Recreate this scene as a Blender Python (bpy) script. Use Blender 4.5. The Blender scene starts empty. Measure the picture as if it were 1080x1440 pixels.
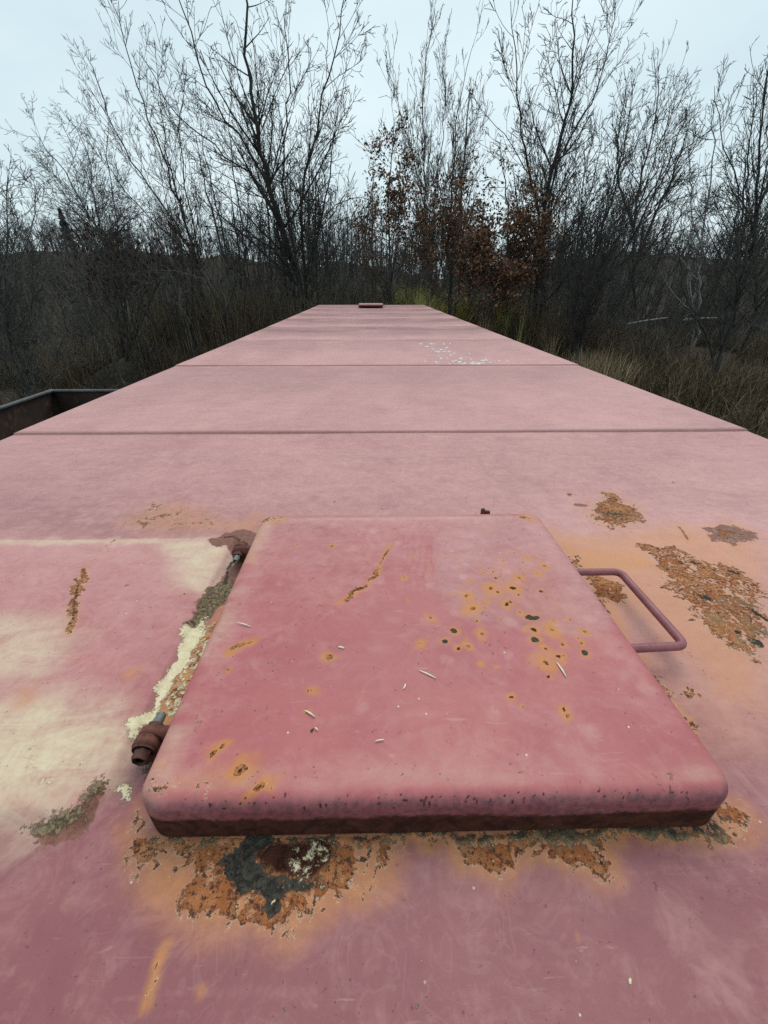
import bpy, math
import numpy as np
from mathutils import Matrix, Vector

# ------------------------------------------------------------------ camera, sky, sun, exposure
S = bpy.context.scene
COL = S.collection
ROOF = 4.3                                   # height of the boxcar roof above the rail
cam_d = bpy.data.cameras.new('camera'); cam = bpy.data.objects.new('camera', cam_d); COL.objects.link(cam)
cam_d.sensor_fit = 'VERTICAL'; cam_d.sensor_height = 36.0
cam_d.lens = 580.0 / 1440 * 36.0
cam_d.shift_x = 8.82 / 1440
cam_d.clip_start = 0.02; cam_d.clip_end = 2000
TH, YAW, ROLL = 0.50569, 0.01858, 0.00086
cam.rotation_mode = 'QUATERNION'
cam.rotation_quaternion = (Matrix.Rotation(-YAW, 4, 'Z') @ Matrix.Rotation(math.pi/2 - TH, 4, 'X') @ Matrix.Rotation(ROLL, 4, 'Z')).to_quaternion()
cam.location = (-0.0633, 0.0, ROOF + 0.5343)
S.camera = cam

SUN_EL, SUN_AZ = math.radians(58), math.radians(20)      # azimuth from +Y towards +X
world = bpy.data.worlds.new('World'); S.world = world; world.use_nodes = True
wn, wl = world.node_tree.nodes, world.node_tree.links
bg = wn['Background']
sky = wn.new('ShaderNodeTexSky'); sky.sky_type = 'NISHITA'; sky.sun_disc = False
sky.sun_elevation = SUN_EL; sky.sun_rotation = SUN_AZ; sky.air_density = 1.2; sky.dust_density = 3.0
tc = wn.new('ShaderNodeTexCoord')
cn = wn.new('ShaderNodeTexNoise'); cn.inputs['Scale'].default_value = 2.2; cn.inputs['Detail'].default_value = 5
cmap = wn.new('ShaderNodeMapping'); cmap.inputs['Scale'].default_value = (1, 1, 2.6)
wl.new(tc.outputs['Generated'], cmap.inputs['Vector']); wl.new(cmap.outputs['Vector'], cn.inputs['Vector'])
cr = wn.new('ShaderNodeValToRGB')
cr.color_ramp.elements[0].position = 0.34; cr.color_ramp.elements[0].color = (6.7, 8.35, 9.0, 1)
cr.color_ramp.elements[1].position = 0.62; cr.color_ramp.elements[1].color = (8.1, 9.6, 10.1, 1)
wl.new(cn.outputs['Fac'], cr.inputs['Fac'])
mx = wn.new('ShaderNodeMix'); mx.data_type = 'RGBA'; mx.inputs[0].default_value = 0.92; mx.clamp_result = False
wl.new(sky.outputs['Color'], mx.inputs[6]); wl.new(cr.outputs['Color'], mx.inputs[7])
wl.new(mx.outputs[2], bg.inputs['Color']); bg.inputs['Strength'].default_value = 0.10

sun_d = bpy.data.lights.new('sun', 'SUN'); sun = bpy.data.objects.new('sun', sun_d); COL.objects.link(sun)
sun_d.energy = 1.45; sun_d.angle = math.radians(40); sun_d.color = (1.0, 0.94, 0.86)
sdir = Vector((math.sin(SUN_AZ)*math.cos(SUN_EL), math.cos(SUN_AZ)*math.cos(SUN_EL), math.sin(SUN_EL)))
sun.rotation_euler = sdir.to_track_quat('Z', 'Y').to_euler(); sun.location = (0, 0, 40)
S.view_settings.view_transform = 'Standard'; S.view_settings.look = 'None'
S.view_settings.exposure = 0.0; S.view_settings.gamma = 1.0; S.view_settings.use_curve_mapping = False
S.render.engine = 'CYCLES'
S.cycles.max_bounces = 5; S.cycles.diffuse_bounces = 3; S.cycles.glossy_bounces = 2
S.cycles.use_denoising = False

# ------------------------------------------------------------------ helpers
rng = np.random.default_rng(11)

def smooth(a, b, x):
    t = np.clip((np.asarray(x, float) - a) / (b - a), 0, 1)
    return t * t * (3 - 2 * t)

def _hash(ix, iy, seed):
    h = (ix.astype(np.int64) * 374761393 + iy.astype(np.int64) * 668265263 + seed * 974634721) & 0xffffffff
    h = ((h ^ (h >> 13)) * 1274126177) & 0xffffffff
    return ((h ^ (h >> 16)) & 0xffff) / 65535.0

def vnoise(x, y, seed=0):
    ix, iy = np.floor(x), np.floor(y)
    fx, fy = x - ix, y - iy
    fx = fx*fx*(3-2*fx); fy = fy*fy*(3-2*fy)
    a, b = _hash(ix, iy, seed), _hash(ix+1, iy, seed)
    c, d = _hash(ix, iy+1, seed), _hash(ix+1, iy+1, seed)
    return (a*(1-fx)+b*fx)*(1-fy) + (c*(1-fx)+d*fx)*fy

def fbm(x, y, scale, octv=4, seed=0):
    s, amp, tot = 0, 1.0, 0
    for k in range(octv):
        s = s + amp * vnoise(x*scale + 17.3*k, y*scale - 9.1*k, seed + k*7); tot += amp
        amp *= 0.55; scale *= 2.03
    return s / tot

def terrain(x, y):
    x = np.asarray(x, float); y = np.asarray(y, float)
    n = fbm(x, y, 0.16, 4, 3) - 0.5
    right = smooth(2.7, 5.2, x) * (2.25 + n) - 1.0 * smooth(11, 20, x) * smooth(14, 30, y)
    left = smooth(-7.8, -12, x) * (0.9 + n)
    front = smooth(13.5, 15.5, y) * (2.75 + n) * (1 - smooth(7, 15, np.abs(x)))
    hill_l = smooth(45, 130, y - 0.3*x) * smooth(20, -30, x) * 5.0
    hill_c = smooth(30, 85, y) * 3.2
    hill_r = smooth(60, 140, y + 0.4*x) * smooth(10, 60, x) * 5.0
    far = smooth(160, 400, np.hypot(x, y)) * -6
    return np.maximum(np.maximum(right, left), front) + (hill_l + hill_c + hill_r)*(0.35 + 1.2*fbm(x, y, 0.035, 3, 8)) + far + 0.12*n

MATS = {}
def link_obj(name, me, parent=None):
    o = bpy.data.objects.new(name, me); COL.objects.link(o)
    if parent is not None:
        o.parent = parent
        o.matrix_parent_inverse = parent['_inv'] if False else Matrix.Translation(-abs_loc(parent))
    return o

ABS = {}
def abs_loc(o):
    return ABS.get(o.name, Vector((0, 0, 0)))

def thing(name, label, cat, loc=(0, 0, 0), group=None):
    o = bpy.data.objects.new(name, None); COL.objects.link(o)
    o.location = loc; o.empty_display_size = 0.2
    ABS[o.name] = Vector(loc)
    return tag(o, label, cat, group)

def tag(o, label=None, cat=None, group=None, kind=None):
    if label: o['label'] = label
    if cat: o['category'] = cat
    if group: o['group'] = group
    if kind: o['kind'] = kind
    return o

def make_mesh(name, V, F, mat=None, smooth_shade=True):
    """F: int array (M,3) or (M,4), or a list of such arrays / of index tuples"""
    me = bpy.data.meshes.new(name)
    V = np.asarray(V, np.float32).reshape(-1, 3)
    if isinstance(F, np.ndarray): F = [F]
    if len(F) and not isinstance(F[0], np.ndarray):
        loops = np.array([i for f in F for i in f], np.int32); tot = np.array([len(f) for f in F], np.int32)
    else:
        F = [f for f in F if len(f)]
        loops = np.concatenate([f.reshape(-1) for f in F]).astype(np.int32)
        tot = np.concatenate([np.full(len(f), f.shape[1]) for f in F]).astype(np.int32)
    start = np.concatenate([[0], np.cumsum(tot)[:-1]]).astype(np.int32)
    me.vertices.add(len(V)); me.vertices.foreach_set('co', V.reshape(-1))
    me.loops.add(len(loops)); me.loops.foreach_set('vertex_index', loops)
    me.polygons.add(len(tot)); me.polygons.foreach_set('loop_start', start); me.polygons.foreach_set('loop_total', tot)
    if smooth_shade: me.polygons.foreach_set('use_smooth', np.ones(len(tot), bool))
    me.update(calc_edges=True)
    if mat: me.materials.append(mat)
    return me

def add_attr(me, name, arr):
    a = me.attributes.new(name, 'FLOAT_COLOR', 'POINT')
    a.data.foreach_set('color', np.ascontiguousarray(arr, np.float32).reshape(-1))

class Solid:
    """collects boxes, rods and discs into one mesh"""
    def __init__(s): s.V = []; s.F = []
    def _add(s, v, f):
        b = len(s.V); s.V += [tuple(p) for p in v]; s.F += [tuple(i + b for i in q) for q in f]; return s
    def box(s, x0, x1, y0, y1, z0, z1, bev=0.0):
        if bev <= 0:
            v = [(x, y, z) for z in (z0, z1) for y in (y0, y1) for x in (x0, x1)]
            return s._add(v, [(0,2,3,1), (4,5,7,6), (0,1,5,4), (2,6,7,3), (0,4,6,2), (1,3,7,5)])
        b = bev; v = []
        for z, k in ((z0, b), (z0+b, 0), (z1-b, 0), (z1, b)):
            xa, xb, ya, yb = x0+k, x1-k, y0+k, y1-k
            v += [(xa+b, ya, z), (xb-b, ya, z), (xb, ya+b, z), (xb, yb-b, z), (xb-b, yb, z), (xa+b, yb, z), (xa, yb-b, z), (xa, ya+b, z)]
        f = [tuple(reversed(range(8))), tuple(range(24, 32))]
        for r in range(3):
            for i in range(8):
                f.append((r*8+i, r*8+(i+1) % 8, r*8+8+(i+1) % 8, r*8+8+i))
        return s._add(v, f)
    def prism(s, poly, axis, a, b):
        """poly: 2D points; extruded along axis ('x','y','z') from a to b"""
        n = len(poly)
        def P(p, t):
            return {'x': (t, p[0], p[1]), 'y': (p[0], t, p[1]), 'z': (p[0], p[1], t)}[axis]
        v = [P(p, a) for p in poly] + [P(p, b) for p in poly]
        f = [tuple(reversed(range(n))), tuple(range(n, 2*n))] + [(i, (i+1) % n, n+(i+1) % n, n+i) for i in range(n)]
        return s._add(v, f)
    def lathe(s, c, axis, prof, n=20, rot=0.0):
        """prof: list of (t along axis, radius)"""
        v = []; f = []
        for t, r in prof:
            for i in range(n):
                a = 2*math.pi*i/n + rot
                u, w = r*math.cos(a), r*math.sin(a)
                v.append({'x': (c[0]+t, c[1]+u, c[2]+w), 'y': (c[0]+u, c[1]+t, c[2]+w), 'z': (c[0]+u, c[1]+w, c[2]+t)}[axis])
        for k in range(len(prof)-1):
            for i in range(n):
                f.append((k*n+i, k*n+(i+1) % n, k*n+n+(i+1) % n, k*n+n+i))
        f.append(tuple(range(n))); f.append(tuple((len(prof)-1)*n + i for i in reversed(range(n))))
        return s._add(v, f)
    def obj(s, name, mat, parent=None, smooth_shade=False):
        me = make_mesh(name, s.V, s.F, mat, smooth_shade)
        return link_obj(name, me, parent)

def tubes(P, R, n):
    """P (M,K,3), R (M,K) -> verts, quads"""
    M, K, _ = P.shape
    T = np.gradient(P, axis=1); T /= np.linalg.norm(T, axis=2, keepdims=True) + 1e-9
    ref = np.where(np.abs(T[..., 2:3]) > 0.85, np.array([1.0, 0, 0]), np.array([0, 0, 1.0]))
    N = np.cross(T, ref); N /= np.linalg.norm(N, axis=2, keepdims=True) + 1e-9
    B = np.cross(T, N)
    a = np.arange(n) * 2*np.pi/n
    V = P[:, :, None, :] + R[:, :, None, None] * (np.cos(a)[None, None, :, None]*N[:, :, None, :] + np.sin(a)[None, None, :, None]*B[:, :, None, :])
    idx = np.arange(M*K*n).reshape(M, K, n)
    nx = np.roll(idx, -1, axis=2)
    Q = np.stack([idx[:, :-1], nx[:, :-1], nx[:, 1:], idx[:, 1:]], -1).reshape(-1, 4)
    return V.reshape(-1, 3), Q

def merge(parts):
    V, Q, b = [], [], 0
    for v, q in parts:
        V.append(v); Q.append(q + b); b += len(v)
    return np.concatenate(V), np.concatenate(Q)

def rod_path(pts, r, n=12, fillet=0.02, steps=5):
    """smooth-cornered rod through pts"""
    pts = [np.array(p, float) for p in pts]; out = [pts[0]]
    for i in range(1, len(pts)-1):
        a, b, c = pts[i-1], pts[i], pts[i+1]
        d0 = (a-b)/np.linalg.norm(a-b); d1 = (c-b)/np.linalg.norm(c-b)
        for k in range(steps+1):
            t = k/steps; out.append((1-t)**2*(b+d0*fillet) + 2*t*(1-t)*b + t*t*(b+d1*fillet))
    out.append(pts[-1]); P = np.array(out)[None]
    return tubes(P, np.full(P.shape[:2], r), n)

# ------------------------------------------------------------------ materials
class NT:
    def __init__(s, name):
        s.m = bpy.data.materials.new(name); s.m.use_nodes = True
        s.n, s.l = s.m.node_tree.nodes, s.m.node_tree.links
        s.b = s.n['Principled BSDF']
        s.co = s.n.new('ShaderNodeTexCoord').outputs['Object']
    def put(s, sock, v):
        if isinstance(v, bpy.types.NodeSocket): s.l.new(v, sock)
        elif isinstance(v, tuple) and len(v) == 3 and sock.type == 'RGBA': sock.default_value = (*v, 1)
        else: sock.default_value = v
    def noise(s, scale, detail=4, rough=0.55, dist=0.0, vec=None, sc=None):
        t = s.n.new('ShaderNodeTexNoise'); t.inputs['Scale'].default_value = scale
        t.inputs['Detail'].default_value = detail; t.inputs['Roughness'].default_value = rough; t.inputs['Distortion'].default_value = dist
        v = vec or s.co
        if sc:
            mp = s.n.new('ShaderNodeMapping'); mp.inputs['Scale'].default_value = sc; s.l.new(v, mp.inputs['Vector']); v = mp.outputs['Vector']
        s.l.new(v, t.inputs['Vector']); return t.outputs['Fac']
    def voro(s, scale, feature='F1', rand=1.0):
        t = s.n.new('ShaderNodeTexVoronoi'); t.feature = feature; t.inputs['Scale'].default_value = scale
        t.inputs['Randomness'].default_value = rand
        s.l.new(s.co, t.inputs['Vector']); return t
    def math(s, op, a, b=0.0, c=None, clamp=False):
        t = s.n.new('ShaderNodeMath'); t.operation = op; t.use_clamp = clamp
        s.put(t.inputs[0], a); s.put(t.inputs[1], b)
        if c is not None: s.put(t.inputs[2], c)
        return t.outputs[0]
    def ramp(s, x, a, b, lo=0.0, hi=1.0):
        t = s.n.new('ShaderNodeMapRange'); t.interpolation_type = 'SMOOTHSTEP'
        s.put(t.inputs[0], x); t.inputs[1].default_value = a; t.inputs[2].default_value = b
        t.inputs[3].default_value = lo; t.inputs[4].default_value = hi; return t.outputs[0]
    def mix(s, f, a, b, mode='MIX'):
        t = s.n.new('ShaderNodeMix'); t.data_type = 'RGBA'; t.blend_type = mode
        s.put(t.inputs[0], f); s.put(t.inputs[6], a); s.put(t.inputs[7], b); return t.outputs[2]
    def attr(s, name):
        t = s.n.new('ShaderNodeAttribute'); t.attribute_name = name
        sp = s.n.new('ShaderNodeSeparateColor'); s.l.new(t.outputs['Color'], sp.inputs[0])
        return sp.outputs[0], sp.outputs[1], sp.outputs[2], t.outputs['Alpha']
    def bump(s, h, strength, dist=0.002):
        t = s.n.new('ShaderNodeBump'); t.inputs['Strength'].default_value = strength; t.inputs['Distance'].default_value = dist
        s.l.new(h, t.inputs['Height']); s.l.new(t.outputs['Normal'], s.b.inputs['Normal'])
    def done(s, col, rough=0.7, spec=0.4, metal=0.0):
        s.put(s.b.inputs['Base Color'], col); s.put(s.b.inputs['Roughness'], rough)
        s.put(s.b.inputs['Specular IOR Level'], spec); s.put(s.b.inputs['Metallic'], metal); return s.m

def painted_steel():
    t = NT('weathered_maroon_paint')
    stain, crust, bare, cream = t.attr('wear_a')
    maroon, lichen, fade_shade, white = t.attr('wear_shade_b')
    scale_, dirt_shade, vivid, halo = t.attr('wear_shade_c')
    big = t.noise(1.6, 4); mid = t.noise(8, 6, 0.6, 0.8); fine = t.noise(110, 5, 0.65); grain = t.noise(700, 3, 0.7)
    wipe = t.noise(5, 5, 0.65, 2.2, sc=(1.0, 3.4, 1))
    scr = t.noise(14, 3, 0.6, 1.2, sc=(1.0, 9.0, 1.0))
    # paint: chalked oxide red
    col = t.mix(t.ramp(mid, 0.3, 0.7), (0.205, 0.070, 0.080), (0.250, 0.092, 0.100))
    col = t.mix(vivid, col, t.mix(t.ramp(mid, 0.3, 0.7), (0.405, 0.096, 0.104), (0.445, 0.126, 0.126)))
    ch = t.math('ADD', fade_shade, t.math('MULTIPLY', t.math('SUBTRACT', wipe, 0.5), 0.55))
    ch = t.math('ADD', ch, t.math('MULTIPLY', t.math('SUBTRACT', big, 0.5), 0.35))
    curl = t.noise(17, 5, 0.7, 3.0)
    ch = t.math('ADD', ch, t.math('MULTIPLY', t.math('SUBTRACT', curl, 0.5), 0.80))
    ch = t.math('ADD', ch, t.math('MULTIPLY', t.math('SUBTRACT', fine, 0.5), 0.42), clamp=True)
    col = t.mix(ch, col, (0.545, 0.288, 0.272))
    scratch = t.ramp(scr, 0.66, 0.74)
    curl2 = t.math('MULTIPLY', t.ramp(t.math('ABSOLUTE', t.math('SUBTRACT', t.noise(11, 3, 0.5, 2.0), 0.5)), 0.02, 0.0), t.ramp(big, 0.5, 0.6))
    col = t.mix(t.math('MULTIPLY', curl2, 0.07), col, (0.60, 0.42, 0.39))
    col = t.mix(t.math('MULTIPLY', scratch, 0.22), col, (0.60, 0.40, 0.37))
    col = t.mix(t.math('MULTIPLY', dirt_shade, t.ramp(fine, 0.25, 0.75, 0.35, 1.0)), col, (0.128, 0.046, 0.054))  # dark maroon for dirt and for the shade painted on the lid front
    # speckle of tiny dark pits and pale chips
    v1 = t.voro(95); pit = t.ramp(v1.outputs['Distance'], 0.10, 0.17, 1.0, 0.0)
    sp = t.n.new('ShaderNodeSeparateColor'); t.l.new(v1.outputs['Color'], sp.inputs[0])
    pit = t.math('MULTIPLY', pit, t.ramp(sp.outputs[0], 0.90, 0.93))
    col = t.mix(t.math('MULTIPLY', pit, 0.7), col, (0.10, 0.045, 0.035))
    chip = t.math('MULTIPLY', t.ramp(v1.outputs['Distance'], 0.08, 0.14, 1.0, 0.0), t.ramp(sp.outputs[1], 0.965, 0.975))
    col = t.mix(t.math('MULTIPLY', chip, 0.75), col, (0.72, 0.66, 0.60))
    # cream undercoat, water-stain veil
    diag = t.noise(7, 6, 0.7, 1.0, sc=(2.2, 0.8, 1))
    cm = t.math('ADD', t.math('MULTIPLY', cream, 0.85), t.math('MULTIPLY', t.math('SUBTRACT', t.math('MULTIPLY', t.math('ADD', wipe, diag), 0.5), 0.5), t.math('MULTIPLY', cream, 3.2)), clamp=True)
    cm = t.math('ADD', cm, t.math('MULTIPLY', t.math('SUBTRACT', fine, 0.5), t.math('MULTIPLY', cream, 0.7)), clamp=True)
    col = t.mix(cm, col, (0.63, 0.53, 0.355))
    # orange rust bleed
    st = t.math('MULTIPLY', stain, t.ramp(fine, 0.2, 0.8, 0.65, 1.15), clamp=True)
    col = t.mix(t.math('MULTIPLY', st, 0.9), col, (0.54, 0.225, 0.060))
    col = t.mix(t.math('MULTIPLY', t.ramp(t.math('ADD', halo, t.math('MULTIPLY', t.math('SUBTRACT', fine, 0.5), t.math('MULTIPLY', halo, 1.4))), 0.0, 1.0), 0.9), col, (0.50, 0.190, 0.030))
    def edge(m, amp, w=0.10, n=fine):
        k = t.math('ADD', m, t.math('MULTIPLY', t.math('SUBTRACT', n, 0.5), amp))
        return t.ramp(k, 0.5-w, 0.5+w)
    cn1 = t.noise(48, 6, 0.7, 0.8); cn2 = t.noise(190, 4, 0.7); cn3 = t.noise(19, 3, 0.6, 0.5)
    brk = t.math('ADD', t.math('MULTIPLY', cn1, 0.45), t.math('MULTIPLY', cn2, 0.55))
    mar = edge(maroon, 2.2, 0.10, brk)
    col = t.mix(mar, col, t.mix(t.ramp(fine, 0.3, 0.7), (0.140, 0.046, 0.031), (0.235, 0.096, 0.060)))
    nm = t.math('ADD', t.math('MULTIPLY', cn1, 0.5), t.math('ADD', t.math('MULTIPLY', cn2, 0.28), t.math('MULTIPLY', cn3, 0.22)))
    ck = t.math('ADD', t.math('MULTIPLY', crust, 0.70), t.math('MULTIPLY', t.math('SUBTRACT', nm, 0.5), 3.6))
    cru = t.math('MULTIPLY', t.ramp(ck, 0.46, 0.60), t.ramp(crust, 0.04, 0.22))
    rim = t.math('MULTIPLY', t.math('MULTIPLY', t.ramp(ck, 0.38, 0.46), t.ramp(ck, 0.60, 0.50)), t.ramp(crust, 0.04, 0.22))
    col = t.mix(t.math('MULTIPLY', rim, t.ramp(cn2, 0.42, 0.60, 0.0, 0.75)), col, (0.60, 0.42, 0.28))
    v2 = t.voro(210); sp2 = t.n.new('ShaderNodeSeparateColor'); t.l.new(v2.outputs['Color'], sp2.inputs[0])
    ccol = t.mix(t.ramp(cn1, 0.38, 0.58), (0.52, 0.215, 0.075), (0.34, 0.115, 0.042))
    ccol = t.mix(t.ramp(cn3, 0.45, 0.65), ccol, (0.45, 0.200, 0.090))
    ccol = t.mix(t.ramp(cn2, 0.50, 0.60), ccol, (0.095, 0.042, 0.030))
    ccol = t.mix(t.ramp(cn2, 0.42, 0.28), ccol, (0.56, 0.31, 0.16))
    ccol = t.mix(t.math('MULTIPLY', t.ramp(sp2.outputs[0], 0.86, 0.88), t.ramp(v2.outputs['Distance'], 0.32, 0.18)), ccol, (0.045, 0.028, 0.024))
    ccol = t.mix(t.math('MULTIPLY', t.ramp(sp2.outputs[1], 0.93, 0.95), t.ramp(v2.outputs['Distance'], 0.26, 0.14)), ccol, (0.62, 0.50, 0.36))
    col = t.mix(cru, col, ccol)
    lic = edge(lichen, 3.2, 0.14, brk)
    col = t.mix(lic, col, t.mix(t.ramp(cn2, 0.35, 0.65), (0.062, 0.048, 0.032), (0.27, 0.200, 0.115)))
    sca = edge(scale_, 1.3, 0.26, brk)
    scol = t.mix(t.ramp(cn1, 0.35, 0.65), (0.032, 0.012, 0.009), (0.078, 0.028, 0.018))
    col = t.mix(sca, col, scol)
    bar = edge(bare, 2.2, 0.10, brk)
    col = t.mix(bar, col, t.mix(t.ramp(cn2, 0.3, 0.7), (0.028, 0.026, 0.023), (0.086, 0.075, 0.060)))
    whi = edge(white, 3.0, 0.12, brk)
    col = t.mix(whi, col, t.mix(t.ramp(fine, 0.3, 0.7), (0.58, 0.48, 0.27), (0.72, 0.64, 0.44)))
    ro = t.math('ADD', t.ramp(fine, 0.2, 0.8, 0.44, 0.58), t.math('MULTIPLY', cru, 0.35), clamp=True)
    ro = t.math('ADD', ro, t.math('MULTIPLY', ch, 0.10), clamp=True)
    ro = t.math('ADD', ro, t.math('MULTIPLY', t.math('MAXIMUM', bar, t.math('MAXIMUM', sca, lic)), 0.3), clamp=True)
    hb = t.math('ADD', t.math('MULTIPLY', grain, 0.10), t.math('MULTIPLY', fine, 0.10))
    hb = t.math('ADD', hb, t.math('MULTIPLY', t.math('MULTIPLY', cn2, 1.3), t.math('MAXIMUM', cru, lic)))
    hb = t.math('SUBTRACT', hb, t.math('MULTIPLY', bar, 0.5))
    hb = t.math('ADD', hb, t.math('MULTIPLY', whi, 0.5))
    t.bump(hb, 0.85, 0.0026)
    sp_ = t.math('SUBTRACT', 0.42, t.math('MULTIPLY', t.math('MAXIMUM', t.math('MAXIMUM', bar, lic), t.math('MAXIMUM', cru, sca)), 0.32))
    return t.done(col, ro, sp_)

def simple(name, c1, c2, scale, rough=0.85, spec=0.3, bump=0.0, detail=5, c3=None, dist=0.01, sc=None):
    t = NT(name); n = t.noise(scale, detail, 0.62, sc=sc); col = t.mix(t.ramp(n, 0.32, 0.68), c1, c2)
    if c3: col = t.mix(t.ramp(t.noise(scale*3.7, 4), 0.55, 0.7), col, c3)
    if bump: t.bump(n, bump, dist)
    return t.done(col, rough, spec)

def foliage(name, c1, c2, c3, rough=0.8):
    """colour differs from blade to blade / leaf to leaf through a per-face attribute"""
    t = NT(name); r, g, b, a = t.attr('tint')
    col = t.mix(t.ramp(r, 0.0, 0.6), c1, c2); col = t.mix(t.ramp(r, 0.6, 1.0), col, c3)
    return t.done(col, rough, 0.2)

M_paint = painted_steel()
M_side = simple('maroon_side_paint', (0.16, 0.05, 0.05), (0.24, 0.085, 0.08), 3, 0.6, 0.4, 0.1, c3=(0.12, 0.05, 0.03))
M_hrust = simple('rusty_iron', (0.095, 0.032, 0.024), (0.17, 0.060, 0.040), 60, 0.8, 0.35, 0.5, c3=(0.06, 0.025, 0.02), dist=0.002)
M_bolt = simple('dark_bolt_rust', (0.060, 0.024, 0.018), (0.13, 0.050, 0.030), 120, 0.7, 0.4, 0.6, dist=0.0015)
M_thread = simple('grey_green_thread', (0.10, 0.12, 0.11), (0.20, 0.22, 0.20), 150, 0.5, 0.5, 0.3, dist=0.001)
M_handle = simple('maroon_rod_paint', (0.205, 0.060, 0.072), (0.275, 0.095, 0.105), 45, 0.45, 0.45, 0.12, c3=(0.17, 0.06, 0.055), dist=0.001)
M_gond = simple('rusted_gondola_steel', (0.014, 0.010, 0.009), (0.034, 0.018, 0.013), 2.2, 0.85, 0.2, 0.3, c3=(0.055, 0.026, 0.016))
M_rim = simple('worn_rim_steel', (0.040, 0.042, 0.042), (0.085, 0.088, 0.086), 6, 0.5, 0.5, 0.1)
M_under = simple('dark_running_gear', (0.035, 0.03, 0.028), (0.06, 0.045, 0.04), 5, 0.8)
M_rail = simple('rail_steel', (0.10, 0.06, 0.045), (0.17, 0.10, 0.07), 9, 0.6, 0.5)
M_tie = simple('weathered_tie_wood', (0.07, 0.06, 0.05), (0.13, 0.11, 0.09), 6, 0.9, sc=(1, 8, 8))
M_ballast = simple('grey_ballast', (0.10, 0.095, 0.09), (0.20, 0.19, 0.175), 22, 0.95, bump=0.8, c3=(0.06, 0.055, 0.05), dist=0.03)
M_ground = simple('leaf_strewn_soil', (0.026, 0.024, 0.018), (0.050, 0.040, 0.028), 1.4, 0.95, 0.1, 0.6, detail=9, c3=(0.10, 0.058, 0.034), dist=0.06)
M_bark = simple('dark_bark', (0.032, 0.031, 0.028), (0.068, 0.064, 0.056), 9, 0.95, 0.15, 0.4, sc=(1, 1, 0.25))
M_barkg = simple('grey_bark', (0.060, 0.060, 0.054), (0.120, 0.118, 0.106), 9, 0.95, 0.15, 0.4, sc=(1, 1, 0.25))
M_barkp = simple('pale_bark', (0.22, 0.21, 0.19), (0.36, 0.34, 0.31), 6, 0.9, 0.15, 0.3, c3=(0.10, 0.09, 0.08))
M_twig = simple('dark_twigs', (0.042, 0.039, 0.035), (0.078, 0.072, 0.064), 2, 0.95, 0.1)
M_twigb = simple('brown_twigs', (0.062, 0.053, 0.043), (0.110, 0.094, 0.076), 2, 0.95, 0.1)
M_twigg = simple('grey_twigs', (0.070, 0.068, 0.062), (0.130, 0.125, 0.112), 2, 0.95, 0.1)
M_far = simple('far_wood_twigs', (0.058, 0.056, 0.052), (0.110, 0.104, 0.095), 0.15, 0.95, 0.05)
M_leaf = foliage('dead_oak_leaf', (0.090, 0.046, 0.028), (0.160, 0.082, 0.048), (0.270, 0.150, 0.092))
M_litter = foliage('fallen_leaf', (0.075, 0.042, 0.025), (0.145, 0.080, 0.046), (0.22, 0.14, 0.085))
M_grass = foliage('yellow_green_grass', (0.17, 0.19, 0.045), (0.34, 0.30, 0.095), (0.52, 0.43, 0.21))
M_tan = foliage('dry_tan_grass', (0.14, 0.105, 0.058), (0.27, 0.205, 0.12), (0.44, 0.35, 0.22))
M_weed = foliage('brown_weeds', (0.046, 0.036, 0.020), (0.100, 0.072, 0.042), (0.21, 0.150, 0.090))
M_ever = foliage('evergreen_needles', (0.012, 0.022, 0.014), (0.020, 0.036, 0.020), (0.034, 0.052, 0.028))
M_sumac = simple('sumac_seed_head', (0.030, 0.014, 0.012), (0.055, 0.024, 0.020), 30, 0.95, 0.1, 0.6)
M_straw = simple('pale_straw', (0.62, 0.58, 0.48), (0.75, 0.72, 0.62), 80, 0.8, 0.2)
M_white = simple('white_flake', (0.72, 0.70, 0.64), (0.84, 0.82, 0.77), 60, 0.9, 0.2)

# ------------------------------------------------------------------ ground and track
def axis_pts(lo, hi, fine_lo, fine_hi, step, grow=1.12):
    a = list(np.arange(fine_lo, fine_hi + step/2, step)); d = step
    while a[-1] < hi: d *= grow; a.append(a[-1] + d)
    d = step
    while a[0] > lo: d *= grow; a.insert(0, a[0] - d)
    return np.array(a)

def grid_faces(nx, ny):
    i = np.arange(nx*ny).reshape(ny, nx)
    return np.stack([i[:-1, :-1], i[:-1, 1:], i[1:, 1:], i[1:, :-1]], -1).reshape(-1, 4)

gx, gy = axis_pts(-700, 700, -22, 26, 0.5), axis_pts(-500, 900, -10, 46, 0.5)
X, Y = np.meshgrid(gx, gy)
ground = link_obj('ground', make_mesh('ground', np.stack([X, Y, terrain(X, Y) - 0.9*0], -1), grid_faces(len(gx), len(gy)), M_ground))
tag(ground, 'leaf strewn brown soil of the overgrown yard and wood', kind='structure')

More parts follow.
